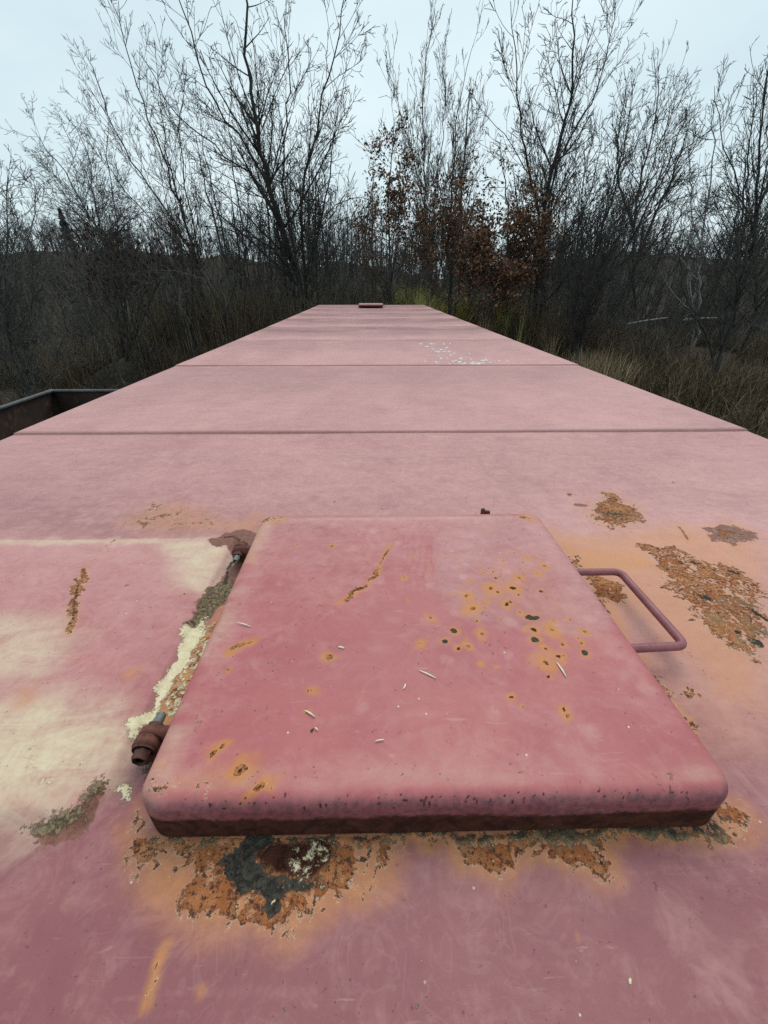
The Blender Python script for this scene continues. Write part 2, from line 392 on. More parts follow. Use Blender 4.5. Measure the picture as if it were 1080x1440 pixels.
for cx in (0.0, -4.15):
    s = Solid().prism([(cx-2.0, -0.02), (cx-1.45, 0.22), (cx+1.45, 0.22), (cx+2.0, -0.02)], 'y', -14, 15.5)
    bed = tag(s.obj('ballast_bed', M_ballast), 'grey ballast bed under the freight cars', kind='structure')
    tie_me = Solid().box(-1.25, 1.25, -0.11, 0.11, 0.16, 0.30, 0.01); tme = make_mesh('tie', tie_me.V, tie_me.F, M_tie, False)
    for k in range(48):
        o = link_obj('tie', tme, bed); o.location = (cx, -13.6 + k*0.6, 0)
    for sx in (-0.75, 0.75):
        Solid().prism([(cx+sx-0.07, 0.302), (cx+sx+0.07, 0.302), (cx+sx+0.012, 0.33), (cx+sx+0.012, 0.42), (cx+sx+0.036, 0.43), (cx+sx+0.036, 0.465),
                       (cx+sx-0.036, 0.465), (cx+sx-0.036, 0.43), (cx+sx-0.012, 0.42), (cx+sx-0.012, 0.33)], 'y', -13.9, 15.3).obj('rail', M_rail, bed)

# ------------------------------------------------------------------ wear and some shade painted in plan on a fine mesh
class WearShade:
    names = ('stain', 'crust', 'bare', 'cream', 'maroon', 'lichen', 'fade_shade', 'white', 'scale', 'dirt_shade', 'vivid', 'halo')
    def __init__(s, x, y, seed=0):
        s.x, s.y = x, y; s.seed = seed
        s.c = {n: np.zeros_like(x) for n in s.names}
        s.w1x, s.w1y = fbm(x, y, 28, 3, seed+1) - 0.5, fbm(x, y, 28, 3, seed+2) - 0.5
        s.w2x, s.w2y = fbm(x, y, 110, 3, seed+3) - 0.5, fbm(x, y, 110, 3, seed+4) - 0.5
    def xy(s, warp=1.0):
        return s.x + warp*(0.030*s.w1x + 0.010*s.w2x), s.y + warp*(0.030*s.w1y + 0.010*s.w2y)
    def box_sel(s, pts, pad):
        p = np.asarray(pts); return np.nonzero((s.x > p[:, 0].min()-pad) & (s.x < p[:, 0].max()+pad) & (s.y > p[:, 1].min()-pad) & (s.y < p[:, 1].max()+pad))[0]
    def put(s, ch, idx, v, mode='max'):
        a = s.c[ch]
        if mode == 'max': a[idx] = np.maximum(a[idx], v)
        elif mode == 'add': a[idx] = a[idx] + v
        elif mode == 'cut': a[idx] = a[idx] * (1 - v)
    def poly_sd(s, pts, warp=1.0, pad=0.08):
        p = np.asarray(pts, float); i = s.box_sel(p, pad)
        X, Y = s.xy(warp); X, Y = X[i], Y[i]
        d = np.full(len(i), 1e9); ins = np.zeros(len(i), bool)
        for a, b in zip(p, np.roll(p, -1, 0)):
            e = b - a; t = np.clip(((X-a[0])*e[0] + (Y-a[1])*e[1]) / (e@e + 1e-12), 0, 1)
            d = np.minimum(d, np.hypot(X-a[0]-t*e[0], Y-a[1]-t*e[1]))
            c = ((a[1] > Y) != (b[1] > Y)) & (X < (b[0]-a[0])*(Y-a[1])/(b[1]-a[1]+1e-12) + a[0]); ins ^= c
        return i, np.where(ins, -d, d)
    def poly(s, ch, pts, soft=0.004, amt=1.0, warp=1.0, mode='max', speckle=0.0, sp_scale=60):
        if ch in ('maroon', 'lichen', 'bare', 'white', 'scale'): soft = max(soft, 0.010)
        if ch == 'crust': soft = max(soft*1.6, 0.016)
        i, sd = s.poly_sd(pts, warp, pad=0.03 + soft*1.5)
        v = smooth(soft, -soft, sd)
        if speckle: v = v * smooth(speckle-0.12, speckle+0.12, fbm(s.x[i], s.y[i], sp_scale, 3, s.seed+21))
        s.put(ch, i, v*amt, mode)
    def line(s, ch, pts, r, soft=0.003, amt=1.0, warp=0.5, mode='max', r2=None):
        p = np.asarray(pts, float); i = s.box_sel(p, 0.03 + r + soft)
        X, Y = s.xy(warp); X, Y = X[i], Y[i]; d = np.full(len(i), 1e9); n = len(p) - 1
        for k in range(n):
            a, b = p[k], p[k+1]; e = b - a; t = np.clip(((X-a[0])*e[0] + (Y-a[1])*e[1]) / (e@e + 1e-12), 0, 1)
            rr = r if r2 is None else r + (r2-r)*(k+t)/n
            d = np.minimum(d, np.hypot(X-a[0]-t*e[0], Y-a[1]-t*e[1]) - rr)
        s.put(ch, i, amt*smooth(soft, -soft, d), mode)
    def spot(s, ch, c, r, soft=0.5, amt=1.0, warp=0.4, mode='max', asp=1.0, rot=0.0):
        i = s.box_sel([c], r*max(asp, 1)*1.6 + 0.02); X, Y = s.xy(warp); dx, dy = X[i]-c[0], Y[i]-c[1]
        ca, sa = math.cos(rot), math.sin(rot); u = (dx*ca + dy*sa)/asp; v = -dx*sa + dy*ca
        s.put(ch, i, amt*smooth(r*(1+soft), r*(1-soft), np.hypot(u, v)), mode)
    def write(s, me):
        c = {k: np.clip(v, 0, 1.2) for k, v in s.c.items()}; n = s.names
        for q, nm in enumerate(('wear_a', 'wear_shade_b', 'wear_shade_c')):
            add_attr(me, nm, np.stack([c[n[q*4+k]].ravel() for k in range(4)], -1))

# ------------------------------------------------------------------ the maroon boxcar
LEN0, LEN1 = -1.52, 13.2
PL = 1.5782; SEAM = 1.632
boxcar = thing('boxcar', 'maroon boxcar with long faded pink roof and square rusty roof hatch', 'freight car', (0, 5.8, 0))

# near roof panel: fine mesh with the wear and dents
nx_ = axis_pts(-1.5, 1.5, -0.78, 0.86, 0.0037, 1.10); nx_ = np.clip(nx_, -1.5, 1.5); nx_ = np.unique(nx_)
ny_ = np.concatenate([np.arange(SEAM-PL, 1.16, 0.0037), np.linspace(1.16, SEAM+0.03, 60)])
X, Y = np.meshgrid(nx_, ny_)
shape = X.shape
W = WearShade(X.ravel(), Y.ravel(), 5)
x, y = W.x, W.y
# raised plate beside the hatch
plate = smooth(-0.376, -0.392, x) * smooth(0.236, 0.262, y) * smooth(0.836, 0.826, y) * smooth(-1.22, -1.20, x)
Z = 0.009 * plate
Z += 0.004*(fbm(x, y, 2.2, 3, 9) - 0.5)
W.c['fade_shade'] += 0.03 + 0.62*smooth(0.30, 1.10, y) + 0.46*smooth(0.20, 0.46, x)*smooth(0.14, 0.40, y)*(1-smooth(0.7, 1.1, y))  # chalkier with distance; the dark near end also has camera-side shade painted in
W.c['vivid'] += 0.15 + 0.55*plate
W.c['fade_shade'] += 0.30*(fbm(x, y, 5, 4, 31) - 0.5)
W.c['fade_shade'] += 0.12*plate + 0.26*(fbm(x, y, 20, 4, 131)-0.5) + 0.14*(fbm(x, y, 70, 3, 132)-0.5)
#--- rust in front of the hatch
W.poly('stain', [(-0.3504,0.2378),(-0.2998,0.1898),(-0.2586,0.1521),(-0.2185,0.1418),(-0.1797,0.1435),(-0.1343,0.1474),(-0.1019,0.1592),(-0.0535,0.1715),(-0.0285,0.2219)], 0.022, 0.75)
W.poly('crust', [(-0.2987,0.2281),(-0.2647,0.192),(-0.256,0.162),(-0.2214,0.1504),(-0.1818,0.1517),(-0.1419,0.1534),(-0.1164,0.1673),(-0.0676,0.1772),(-0.0487,0.2062),(-0.0361,0.2247)], 0.010, 0.95)
W.poly('bare', [(-0.2241,0.2014),(-0.2072,0.2072),(-0.205,0.2277),(-0.11,0.226),(-0.1056,0.1992),(-0.1172,0.1888),(-0.1253,0.1833),(-0.1332,0.1778),(-0.1515,0.177),(-0.1611,0.1686),(-0.1714,0.1774),(-0.1987,0.179),(-0.2058,0.1893)], 0.003, 1.0, 0.7)
W.poly('bare', [(-0.195,0.2094),(-0.1741,0.218),(-0.1162,0.2248),(-0.112,0.1958),(-0.1245,0.1889),(-0.1562,0.1872),(-0.1856,0.2019)], 0.004, 1.0, 0.7, mode='cut')
W.poly('scale', [(-0.195,0.2094),(-0.1741,0.218),(-0.1162,0.2248),(-0.112,0.1958),(-0.1245,0.1889),(-0.1562,0.1872),(-0.1856,0.2019)], 0.004, 0.9, 0.7)
W.poly('white', [(-0.1575,0.2242),(-0.1129,0.2234),(-0.1103,0.1934),(-0.1326,0.1839),(-0.1548,0.1959)], 0.02, 0.42)
W.spot('bare', [(-0.1611,0.1686)][0], 0.007)
W.poly('stain', [(-0.0047,0.2242),(0.2011,0.2232),(0.1912,0.1897),(0.1562,0.1788),(0.132,0.1908),(0.095,0.1915),(0.0643,0.1748),(0.031,0.1867),(0.012,0.2051)], 0.016, 0.7)
W.poly('crust', [(0.0173,0.2238),(0.19,0.2234),(0.1788,0.1978),(0.1646,0.1873),(0.1506,0.1923),(0.1375,0.2041),(0.1001,0.2067),(0.0808,0.1935),(0.0678,0.1844),(0.0402,0.1984),(0.0277,0.208)], 0.006, 1.0)
W.poly('stain', [(-0.3222,0.2285),(0.3501,0.2395),(0.3378,0.2187),(0.1933,0.2082),(-0.0371,0.2091),(-0.3061,0.2108)], 0.012, 0.85)
W.poly('lichen', [(-0.1736,0.2084),(-0.1289,0.2139),(-0.111,0.2012),(-0.1257,0.1867),(-0.1552,0.1901)], 0.015, 0.5)
W.poly('lichen', [(-0.3056,0.2262),(0.3351,0.2361),(0.3236,0.221),(0.1191,0.2166),(-0.0367,0.2155),(-0.2973,0.2163)], 0.008, 0.62)
W.poly('bare', [(-0.3065,0.2282),(0.3362,0.2376),(0.3277,0.2264),(-0.0365,0.2194),(-0.2996,0.2215)], 0.006, 0.60)
W.poly('crust', [(0.3363,0.2547),(0.364,0.2519),(0.3733,0.2355),(0.3524,0.2218),(0.3303,0.2142),(0.3088,0.2226)], 0.006, 0.9)
W.poly('stain', [(0.3363,0.2665),(0.3743,0.2594),(0.3839,0.2353),(0.3482,0.2119),(0.2977,0.2128)], 0.014, 0.55)
W.poly('crust', [(-0.338,0.2629),(-0.3065,0.2282),(-0.2784,0.2166),(-0.2777,0.2023),(-0.3012,0.2003),(-0.3251,0.2143),(-0.3354,0.241)], 0.007, 0.95)
W.line('stain', [(-0.2581,0.1402),(-0.2563,0.1246),(-0.254,0.1061)], 0.005, 0.005, 0.9)
W.line('crust', [(-0.2566,0.128),(-0.254,0.1088)], 0.0022, 0.003, 0.9)
W.spot('stain', [(-0.2125,0.1121)][0], 0.004, amt=0.6)
#--- rust on the side of the handle
W.poly('stain', [(0.3553,0.8771),(0.4696,0.8418),(0.619,0.8727),(0.7335,0.8953),(0.8666,0.7943),(0.4916,0.3569),(0.4435,0.3861),(0.4438,0.4649),(0.4266,0.5036),(0.4257,0.5551),(0.3798,0.5941)], 0.05, 0.62)
W.poly('stain', [(0.3807,0.5209),(0.4663,0.4165),(0.5009,0.3678),(0.4492,0.3075),(0.3761,0.3088),(0.3791,0.418)], 0.05, 0.30)
W.poly('stain', [(0.3657,0.8667),(0.4106,0.7871),(0.5589,0.7846),(0.5577,0.7029),(0.4295,0.6927),(0.3794,0.4965),(0.3775,0.359),(0.3599,0.2868),(0.3496,0.2913),(0.3717,0.5046),(0.3705,0.732)], 0.018, 0.85)
W.poly('crust', [(0.5591,0.7995),(0.6343,0.7982),(0.6771,0.7402),(0.7255,0.7001),(0.7255,0.6297),(0.5617,0.4387),(0.5426,0.4632),(0.5268,0.4939),(0.5115,0.55),(0.5285,0.6224),(0.556,0.6905),(0.552,0.7505)], 0.016, 0.84, 1.6)
W.poly('maroon', [(0.7617,0.8703),(0.8192,0.8868),(0.8598,0.8686),(0.882,0.8348),(0.8457,0.8038),(0.7824,0.7927),(0.7457,0.8117)], 0.020, 0.80, 1.4)
W.poly('crust', [(0.7845,0.8596),(0.8314,0.8555),(0.8456,0.8289),(0.7965,0.8108),(0.7698,0.8302)], 0.012, 0.9)
W.poly('stain', [(0.7625,0.8842),(0.8693,0.9039),(0.8942,0.8346),(0.7851,0.7749),(0.7284,0.7997)], 0.03, 0.6)
W.poly('bare', [(0.5385,0.9471),(0.6079,0.9697),(0.6289,0.9379),(0.5716,0.9017)], 0.012, 0.55)
W.poly('maroon', [(0.5269,0.9711),(0.5901,1.0116),(0.621,1.0647),(0.6493,1.055),(0.6373,1.0023),(0.6588,0.977),(0.6316,0.9227),(0.582,0.8872),(0.5352,0.881),(0.5202,0.9171)], 0.016, 0.72, 1.3)
W.poly('crust', [(0.5229,0.9792),(0.5944,1.0202),(0.6216,1.0741),(0.6583,1.0641),(0.6452,1.0021),(0.6666,0.9768),(0.6329,0.9152),(0.5745,0.8734),(0.5247,0.8674),(0.513,0.9099)], 0.022, 1.0, 1.3)
W.spot('maroon', [(0.5129,0.9918)][0], 0.010, asp=1.8)
W.spot('crust', [(0.5135,1.0573)][0], 0.012, amt=0.8)
W.spot('stain', [(0.5764,0.9465)][0], 0.075, 0.6, 0.42)
for c in [(0.5801,0.6151),(0.642,0.5587),(0.5874,0.496)]: W.spot('bare', c, 0.0058, 0.7, 1.2, 1.3, asp=2.3, rot=-0.9)
for c in [(0.6457,0.7273),(0.6545,0.7218),(0.701,0.6807),(0.5282,0.6375),(0.614,0.7225),(0.5823,0.5711),(0.574,0.526)]: W.spot('bare', c, 0.003, 0.7, 1.0, 1.0, asp=1.8, rot=-0.5)
W.poly('maroon', [(0.5921,0.6321),(0.7164,0.6191),(0.576,0.4553),(0.5425,0.5016),(0.5295,0.5533)], 0.035, 0.50)
W.poly('maroon', [(0.5741,0.7419),(0.6296,0.741),(0.6416,0.7015),(0.5866,0.666),(0.5543,0.6737)], 0.02, 0.45)
W.poly('scale', [(0.6042,0.6002),(0.6903,0.5887),(0.5947,0.4772),(0.561,0.5094)], 0.03, 0.42)
for c in [(0.6133,0.594),(0.651,0.5894),(0.5555,0.5529),(0.5669,0.5012),(0.6173,0.5168)]: W.spot('lichen', c, 0.016, 0.9, 0.55)
W.poly('white', [(0.5832,0.5905),(0.6581,0.5511),(0.576,0.4553),(0.5402,0.4827),(0.5235,0.5356)], 0.03, 0.28)
W.poly('crust', [(0.384,0.6862),(0.4223,0.6904),(0.4504,0.6478),(0.4194,0.6014),(0.3826,0.594),(0.3745,0.5524),(0.3647,0.6023)], 0.008, 1.0, 1.2)
W.poly('crust', [(0.3715,0.7648),(0.3988,0.7531),(0.3931,0.7058),(0.3687,0.7062)], 0.006, 0.9)
W.poly('crust', [(0.3756,0.4588),(0.3833,0.4337),(0.3772,0.3483),(0.3704,0.3164),(0.3572,0.3167),(0.3675,0.3994)], 0.006, 0.9)
W.spot('crust', [(0.4112,0.3974)][0], 0.013, 0.5, 0.85, 1.3); W.spot('bare', [(0.4053,0.3951)][0], 0.0035)
W.line('maroon', [(0.7135,0.8711),(0.6923,0.8188)], 0.003, 0.003); W.line('stain', [(0.7145,0.878),(0.6873,0.8065)], 0.008, 0.008)
#--- between plate and hatch
W.poly('maroon', [(-0.4429,0.8196),(-0.4282,0.8635),(-0.3744,0.8827),(-0.3329,0.8554),(-0.3165,0.7179),(-0.3263,0.6436),(-0.3588,0.6398),(-0.3772,0.6803),(-0.3619,0.7393),(-0.3947,0.7921),(-0.4267,0.7955)], 0.004, 1.0, 0.6)
W.line('bare', [(-0.428,0.841),(-0.3967,0.85),(-0.3744,0.8307),(-0.3727,0.7775),(-0.3682,0.7188),(-0.3641,0.6663)], 0.004, 0.004, 0.75, 0.6)
W.poly('lichen', [(-0.3917,0.5445),(-0.3972,0.6075),(-0.3801,0.6803),(-0.3349,0.6749),(-0.3343,0.6226),(-0.3583,0.5874),(-0.3641,0.5441)], 0.010, 1.0)
W.poly('stain', [(-0.3238,0.7231),(-0.332,0.6749),(-0.3561,0.5651),(-0.361,0.4646),(-0.371,0.3722),(-0.3712,0.3202),(-0.337,0.3716),(-0.3148,0.6477)], 0.012, 0.95)
W.poly('crust', [(-0.3256,0.7181),(-0.3385,0.6569),(-0.354,0.5439),(-0.3606,0.4522),(-0.366,0.3743),(-0.3393,0.3673),(-0.3291,0.4641),(-0.3161,0.6264)], 0.008, 0.72, 0.8)
W.poly('white', [(-0.369,0.5653),(-0.3888,0.5244),(-0.3808,0.4525),(-0.3851,0.3812),(-0.3972,0.3537),(-0.3758,0.3335),(-0.366,0.3743),(-0.362,0.4336),(-0.3566,0.4833),(-0.354,0.5439)], 0.006, 1.0, 1.3)
W.poly('lichen', [(-0.3693,0.3202),(-0.3501,0.318),(-0.3361,0.2991),(-0.3395,0.2801),(-0.3589,0.2953)], 0.008, 0.9)
W.poly('white', [(-0.3773,0.2807),(-0.367,0.2806),(-0.3587,0.2709),(-0.3505,0.2646),(-0.3524,0.2586),(-0.3672,0.268)], 0.003, 1.0, 0.6)
# flaking net of pale edges over the rust strip (cell borders)
i = np.nonzero(W.c['crust']*0+ (x > -0.40)*(x < -0.30)*(y > 0.30)*(y < 0.70))[0]
cells = rng.uniform((-0.42, 0.28), (-0.28, 0.72), (900, 2))
wx, wy = W.xy(0.25); d1 = np.full(len(i), 9.0); d2 = np.full(len(i), 9.0)
for c in cells:
    d = np.hypot(wx[i]-c[0], wy[i]-c[1]); m = d < d1
    d2 = np.where(m, d1, np.minimum(d2, d)); d1 = np.where(m, d, d1)
net = smooth(0.0028, 0.0006, d2-d1)
i2, sd = W.poly_sd([(-0.3218,0.7032),(-0.336,0.6481),(-0.3555,0.5337),(-0.3607,0.4468),(-0.362,0.3742),(-0.3393,0.3673),(-0.3268,0.464),(-0.3095,0.6222)], 0.6)
inside = np.zeros_like(x); inside[i2] = smooth(0.004, -0.004, sd)
W.c['white'][i] = np.maximum(W.c['white'][i], net*inside[i]*0.95*smooth(0.25, 0.5, fbm(x[i], y[i], 30, 2, 77)))
#--- plate: cream wash, crusty lower corner, slit
W.poly('cream', [(-0.7574,0.39),(-0.5462,0.4035),(-0.443,0.3845),(-0.3914,0.3515),(-0.3919,0.2917),(-0.4413,0.25),(-0.5207,0.2307),(-0.6299,0.2326)], 0.055, 0.86)
W.poly('cream', [(-0.5541,0.8276),(-0.3945,0.8249),(-0.3743,0.7189),(-0.3867,0.6318),(-0.4322,0.6497)], 0.045, 0.75)
W.poly('cream', [(-1.4505,0.849),(-0.3897,0.8372),(-0.381,0.8065),(-1.4061,0.8123)], 0.012, 0.55)
W.poly('cream', [(-0.8784,0.5599),(-0.6628,0.574),(-0.5664,0.521),(-0.5675,0.4346),(-0.763,0.4381)], 0.05, 0.62)
W.poly('cream', [(-0.3924,0.3089),(-0.3879,0.3464),(-0.4211,0.3624),(-0.4482,0.3425)], 0.02, 0.8)
W.poly('vivid', [(-0.5891,0.483),(-0.4651,0.5112),(-0.4177,0.4727),(-0.4769,0.4267),(-0.5766,0.4479)], 0.03, 0.9)
W.poly('vivid', [(-0.7843,0.7518),(-0.5151,0.7743),(-0.4729,0.6088),(-0.636,0.5922)], 0.05, 0.5)
W.poly('fade_shade', [(-1.4699,0.865),(-0.3924,0.8467),(-0.3911,0.3415),(-0.708,0.234)], 0.02, 0.16, mode='add')
W.poly('stain', [(-0.5834,0.3983),(-0.5855,0.4223),(-0.5658,0.4245),(-0.5525,0.3978),(-0.5647,0.3866)], 0.014, 0.45)
W.poly('stain', [(-0.4548,0.4457),(-0.4305,0.452),(-0.4111,0.4345),(-0.4284,0.4258)], 0.010, 0.5)
W.poly('maroon', [(-0.4386,0.2346),(-0.4088,0.2494),(-0.3927,0.2778),(-0.3905,0.2891),(-0.3813,0.2577),(-0.3884,0.2317),(-0.4039,0.2221),(-0.4218,0.2237)], 0.004, 1.0, 0.5)
W.poly('lichen', [(-0.4632,0.2405),(-0.4423,0.2514),(-0.416,0.2583),(-0.4093,0.2829),(-0.4001,0.3003),(-0.3878,0.2842),(-0.3887,0.2563),(-0.4017,0.238),(-0.4288,0.2317),(-0.4496,0.2348)], 0.012, 0.72, 0.8)
W.poly('maroon', [(-0.4494,0.2389),(-0.415,0.2568),(-0.4083,0.2813),(-0.3992,0.2986),(-0.3895,0.2842),(-0.3903,0.2563),(-0.4026,0.2394),(-0.4297,0.2331)], 0.012, 0.62, 0.8)
W.poly('maroon', [(-0.4299,0.2498),(-0.4134,0.2567),(-0.4026,0.2551),(-0.4052,0.2437),(-0.4204,0.2425)], 0.006, 0.9, 1.2)
W.poly('cream', [(-0.4088,0.2494),(-0.4022,0.2796),(-0.3987,0.2977),(-0.3926,0.2491)], 0.006, 0.4)
W.line('stain', [(-0.6693,0.7091),(-0.627,0.6115),(-0.587,0.5327)], 0.008, 0.012, 0.35, 0.8); W.line('crust', [(-0.6664,0.7042),(-0.627,0.6115),(-0.587,0.5327)], 0.008, 0.008, 1.0, 0.8); W.line('maroon', [(-0.6664,0.7042),(-0.627,0.6115),(-0.587,0.5327)], 0.006, 0.008, 0.85, 0.8); W.line('bare', [(-0.6607,0.6875),(-0.6256,0.6115),(-0.593,0.5463)], 0.0016, 0.002, 0.9, 0.3)
W.line('crust', [(-0.6723,0.7092),(-0.672,0.766),(-0.6648,0.8356)], 0.0012, 0.002, 0.9, 0.3)
for c in [(-0.4483,0.2852),(-0.4581,0.2846),(-0.5026,0.3263),(-0.5537,0.722),(-0.5086,0.5787),(-0.5393,0.5369)]: W.spot('white', c, 0.003, 0.5, 0.9)
W.spot('bare', [(-0.5014,0.3272)][0], 0.0028)
W.poly('crust', [(-0.7109,0.9197),(-0.6723,1.0327),(-0.5634,1.0057),(-0.4594,0.9639),(-0.4546,0.8806),(-0.6259,0.8735)], 0.03, 0.50)
W.poly('dirt_shade', [(-1.1553,1.1131),(-0.8115,1.0181),(-0.4277,0.9712),(-0.3951,0.8564),(-0.9647,0.8661)], 0.05, 0.30, speckle=0.48, sp_scale=55)
W.poly('stain', [(-0.689,0.8948),(-0.6046,1.0359),(-0.4298,0.915),(-0.3517,0.9699),(-0.3275,0.8618)], 0.03, 0.42)
for k in range(150):                                         # pin-prick rust all over the panel
    c = (rng.uniform(-1.2, 1.3), rng.uniform(0.08, 1.5)); W.spot('crust', c, rng.uniform(0.0016, 0.004), 0.5, 0.85)
for k in range(60):
    c = (rng.uniform(-0.7, 0.8), rng.uniform(0.08, 0.5)); W.spot('white', c, rng.uniform(0.0005, 0.0012), 0.4, 0.9, asp=rng.uniform(1, 2.4), rot=rng.uniform(0, 3))
W.line('dirt_shade', [(0.1558,0.1661),(0.2288,0.1559),(0.2991,0.1325)], 0.010, 0.025, 0.16)
W.line('fade_shade', [(0.2306,0.1482),(0.2406,0.1244),(0.2435,0.1031)], 0.012, 0.03, 0.35, mode='add')
W.c['stain'] = np.maximum(W.c['stain'], 0.75*W.c['crust']*smooth(0.2, 0.5, fbm(x, y, 30, 3, 140)+0.1))
# relief
cr_ = smooth(0.35, 0.7, W.c['crust'])
Z += cr_*0.0022*(fbm(x, y, 90, 4, 41)) + smooth(.3, .7, W.c['lichen'])*0.0035*fbm(x, y, 80, 3, 43) + smooth(.4, .6, W.c['white'])*0.0012
Z -= 0.0020*smooth(0.35, 0.65, W.c['bare'])
Z += 0.0015*smooth(0.4, 0.6, W.c['maroon'])*(fbm(x, y, 60, 3, 44))
V = np.stack([X.ravel(), Y.ravel(), ROOF + Z], -1)
me = make_mesh('roof_panel', V, grid_faces(shape[1], shape[0]), M_paint)
W.write(me)
panel = link_obj('roof_panel', me, boxcar); tag(panel, 'near roof panel with orange rust patches, peeling paint and raised cream plate')

# the other roof panels: each sags a little between the laps, its near edge lapped over the one before
def roof_panel_mesh(length, sag, seed, lap=0.008, chalk=0.80):
    gx = np.linspace(-1.5, 1.5, 61); gy = np.linspace(0, length, 41); X, Y = np.meshgrid(gx, gy); s = Y/length
    z = lap - lap*s - sag*np.sin(np.pi*s)**1.2*(1-(X/1.5)**14) + 0.003*(fbm(X+seed, Y, 1.6, 3, 50) - 0.5)
    n = X.size; V = [np.stack([X, Y, z], -1).reshape(-1, 3)]
    F = [grid_faces(61, 41)]
    low = np.stack([gx, np.full(61, 0.004), np.full(61, -0.010 if lap > 0.004 else 0.0)], -1)      # turned-down near edge
    V.append(low); a = np.arange(61)
    F.append(np.stack([n + a[:-1], n + a[1:], a[1:], a[:-1]], -1))
    V = np.concatenate(V); me = make_mesh('roof_panel', V, F, M_paint)
    w = WearShade(V[:, 0], V[:, 1], seed); sY = w.y/length
    w.c['fade_shade'] += chalk + 0.42*(fbm(w.x*1.6, w.y*0.6, 3, 4, seed) - 0.5) + 0.25*(fbm(w.x, w.y, 13, 3, seed+4) - 0.5)
    w.c['dirt_shade'] += 0.06 + (1.15*smooth(0.25, 0.90, sY)*smooth(1.0, 0.95, sY) + 0.0)*(0.55 + 0.9*(fbm(w.x*0.4, w.y, 6, 3, seed+1)-0.3))*(0.95 if sag > 0.008 else 0.34)  # each panel darkens towards its far end
    w.write(me); return me
pan = [roof_panel_mesh(PL+0.012, sg, 60+k, lp) for k, (sg, lp) in enumerate(((0.004, 0.0065), (0.005, 0.005), (0.030, 0.001), (0.034, 0.001)))]
for k in range(7):
    o = link_obj('roof_panel', pan[min(k, 3)] if k < 4 else pan[2 + k % 2], boxcar); o.location = (0, SEAM + k*PL, ROOF)
o = link_obj('roof_panel', roof_panel_mesh(PL+0.004, 0.003, 71, 0.004, 0.06), boxcar); o.location = (0, SEAM - 2*PL, ROOF-0.003)
o = link_obj('roof_panel', roof_panel_mesh(LEN1 - (SEAM + 7*PL), 0.004, 77), boxcar); o.location = (0, SEAM + 7*PL, ROOF)

for sx in (-1, 1):
    xw = 1.478*sx
    Solid().box(min(xw, xw-0.05*sx), max(xw, xw-0.05*sx), LEN0+0.02, LEN1-0.02, 1.05, ROOF-0.03).obj('side_wall', M_side, boxcar)
    Solid().box(min(xw, xw+0.018*sx), max(xw, xw+0.018*sx), LEN0, LEN1, ROOF-0.10, ROOF-0.012).obj('eave_rail', M_side, boxcar)
    rib = Solid().box(-0.02, 0.02, -0.05, 0.05, 1.10, ROOF-0.13, 0.006); rme = make_mesh('rib', rib.V, rib.F, M_side, False)
    for k in range(15):
        o = link_obj('rib', rme, boxcar); o.location = (xw+0.018*sx, LEN0 + 0.3 + k*1.0, 0)
    d = Solid().box(min(xw, xw+0.06*sx), max(xw, xw+0.06*sx), 5.0, 7.0, 1.15, ROOF-0.2, 0.01).obj('door', M_side, boxcar)
for yv, sg in ((LEN0+0.03, -1), (LEN1-0.03, 1)):
    e = Solid().box(-1.42, 1.42, yv-0.03, yv+0.03, 1.05, ROOF-0.03).obj('end_wall', M_side, boxcar)
    for k in range(8):
        Solid().box(-1.30, 1.30, yv+0.03*sg-0.03, yv+0.03*sg+0.03, 1.25+k*0.36, 1.40+k*0.36, 0.025).obj('corrugation', M_side, e)
Solid().box(-0.35, 0.35, LEN0+0.1, LEN1-0.1, 0.78, 1.06).obj('underframe', M_under, boxcar)
for ty in (0.9, 10.7):
    tr = Solid().box(-0.95, -0.85, ty-1.0, ty+1.0, 0.78, 1.02, 0.02).box(0.85, 0.95, ty-1.0, ty+1.0, 0.78, 1.02, 0.02).box(-0.85, 0.85, ty-0.2, ty+0.2, 0.70, 0.95).obj('truck', M_under, boxcar)
    for ay in (-0.85, 0.85):
        for sx in (-0.75, 0.75):
            Solid().lathe((sx, ty+ay, 0.885), 'x', [(-0.06, 0.40), (-0.05, 0.42), (0.05, 0.42), (0.06, 0.40)], 28).obj('wheel', M_under, tr)

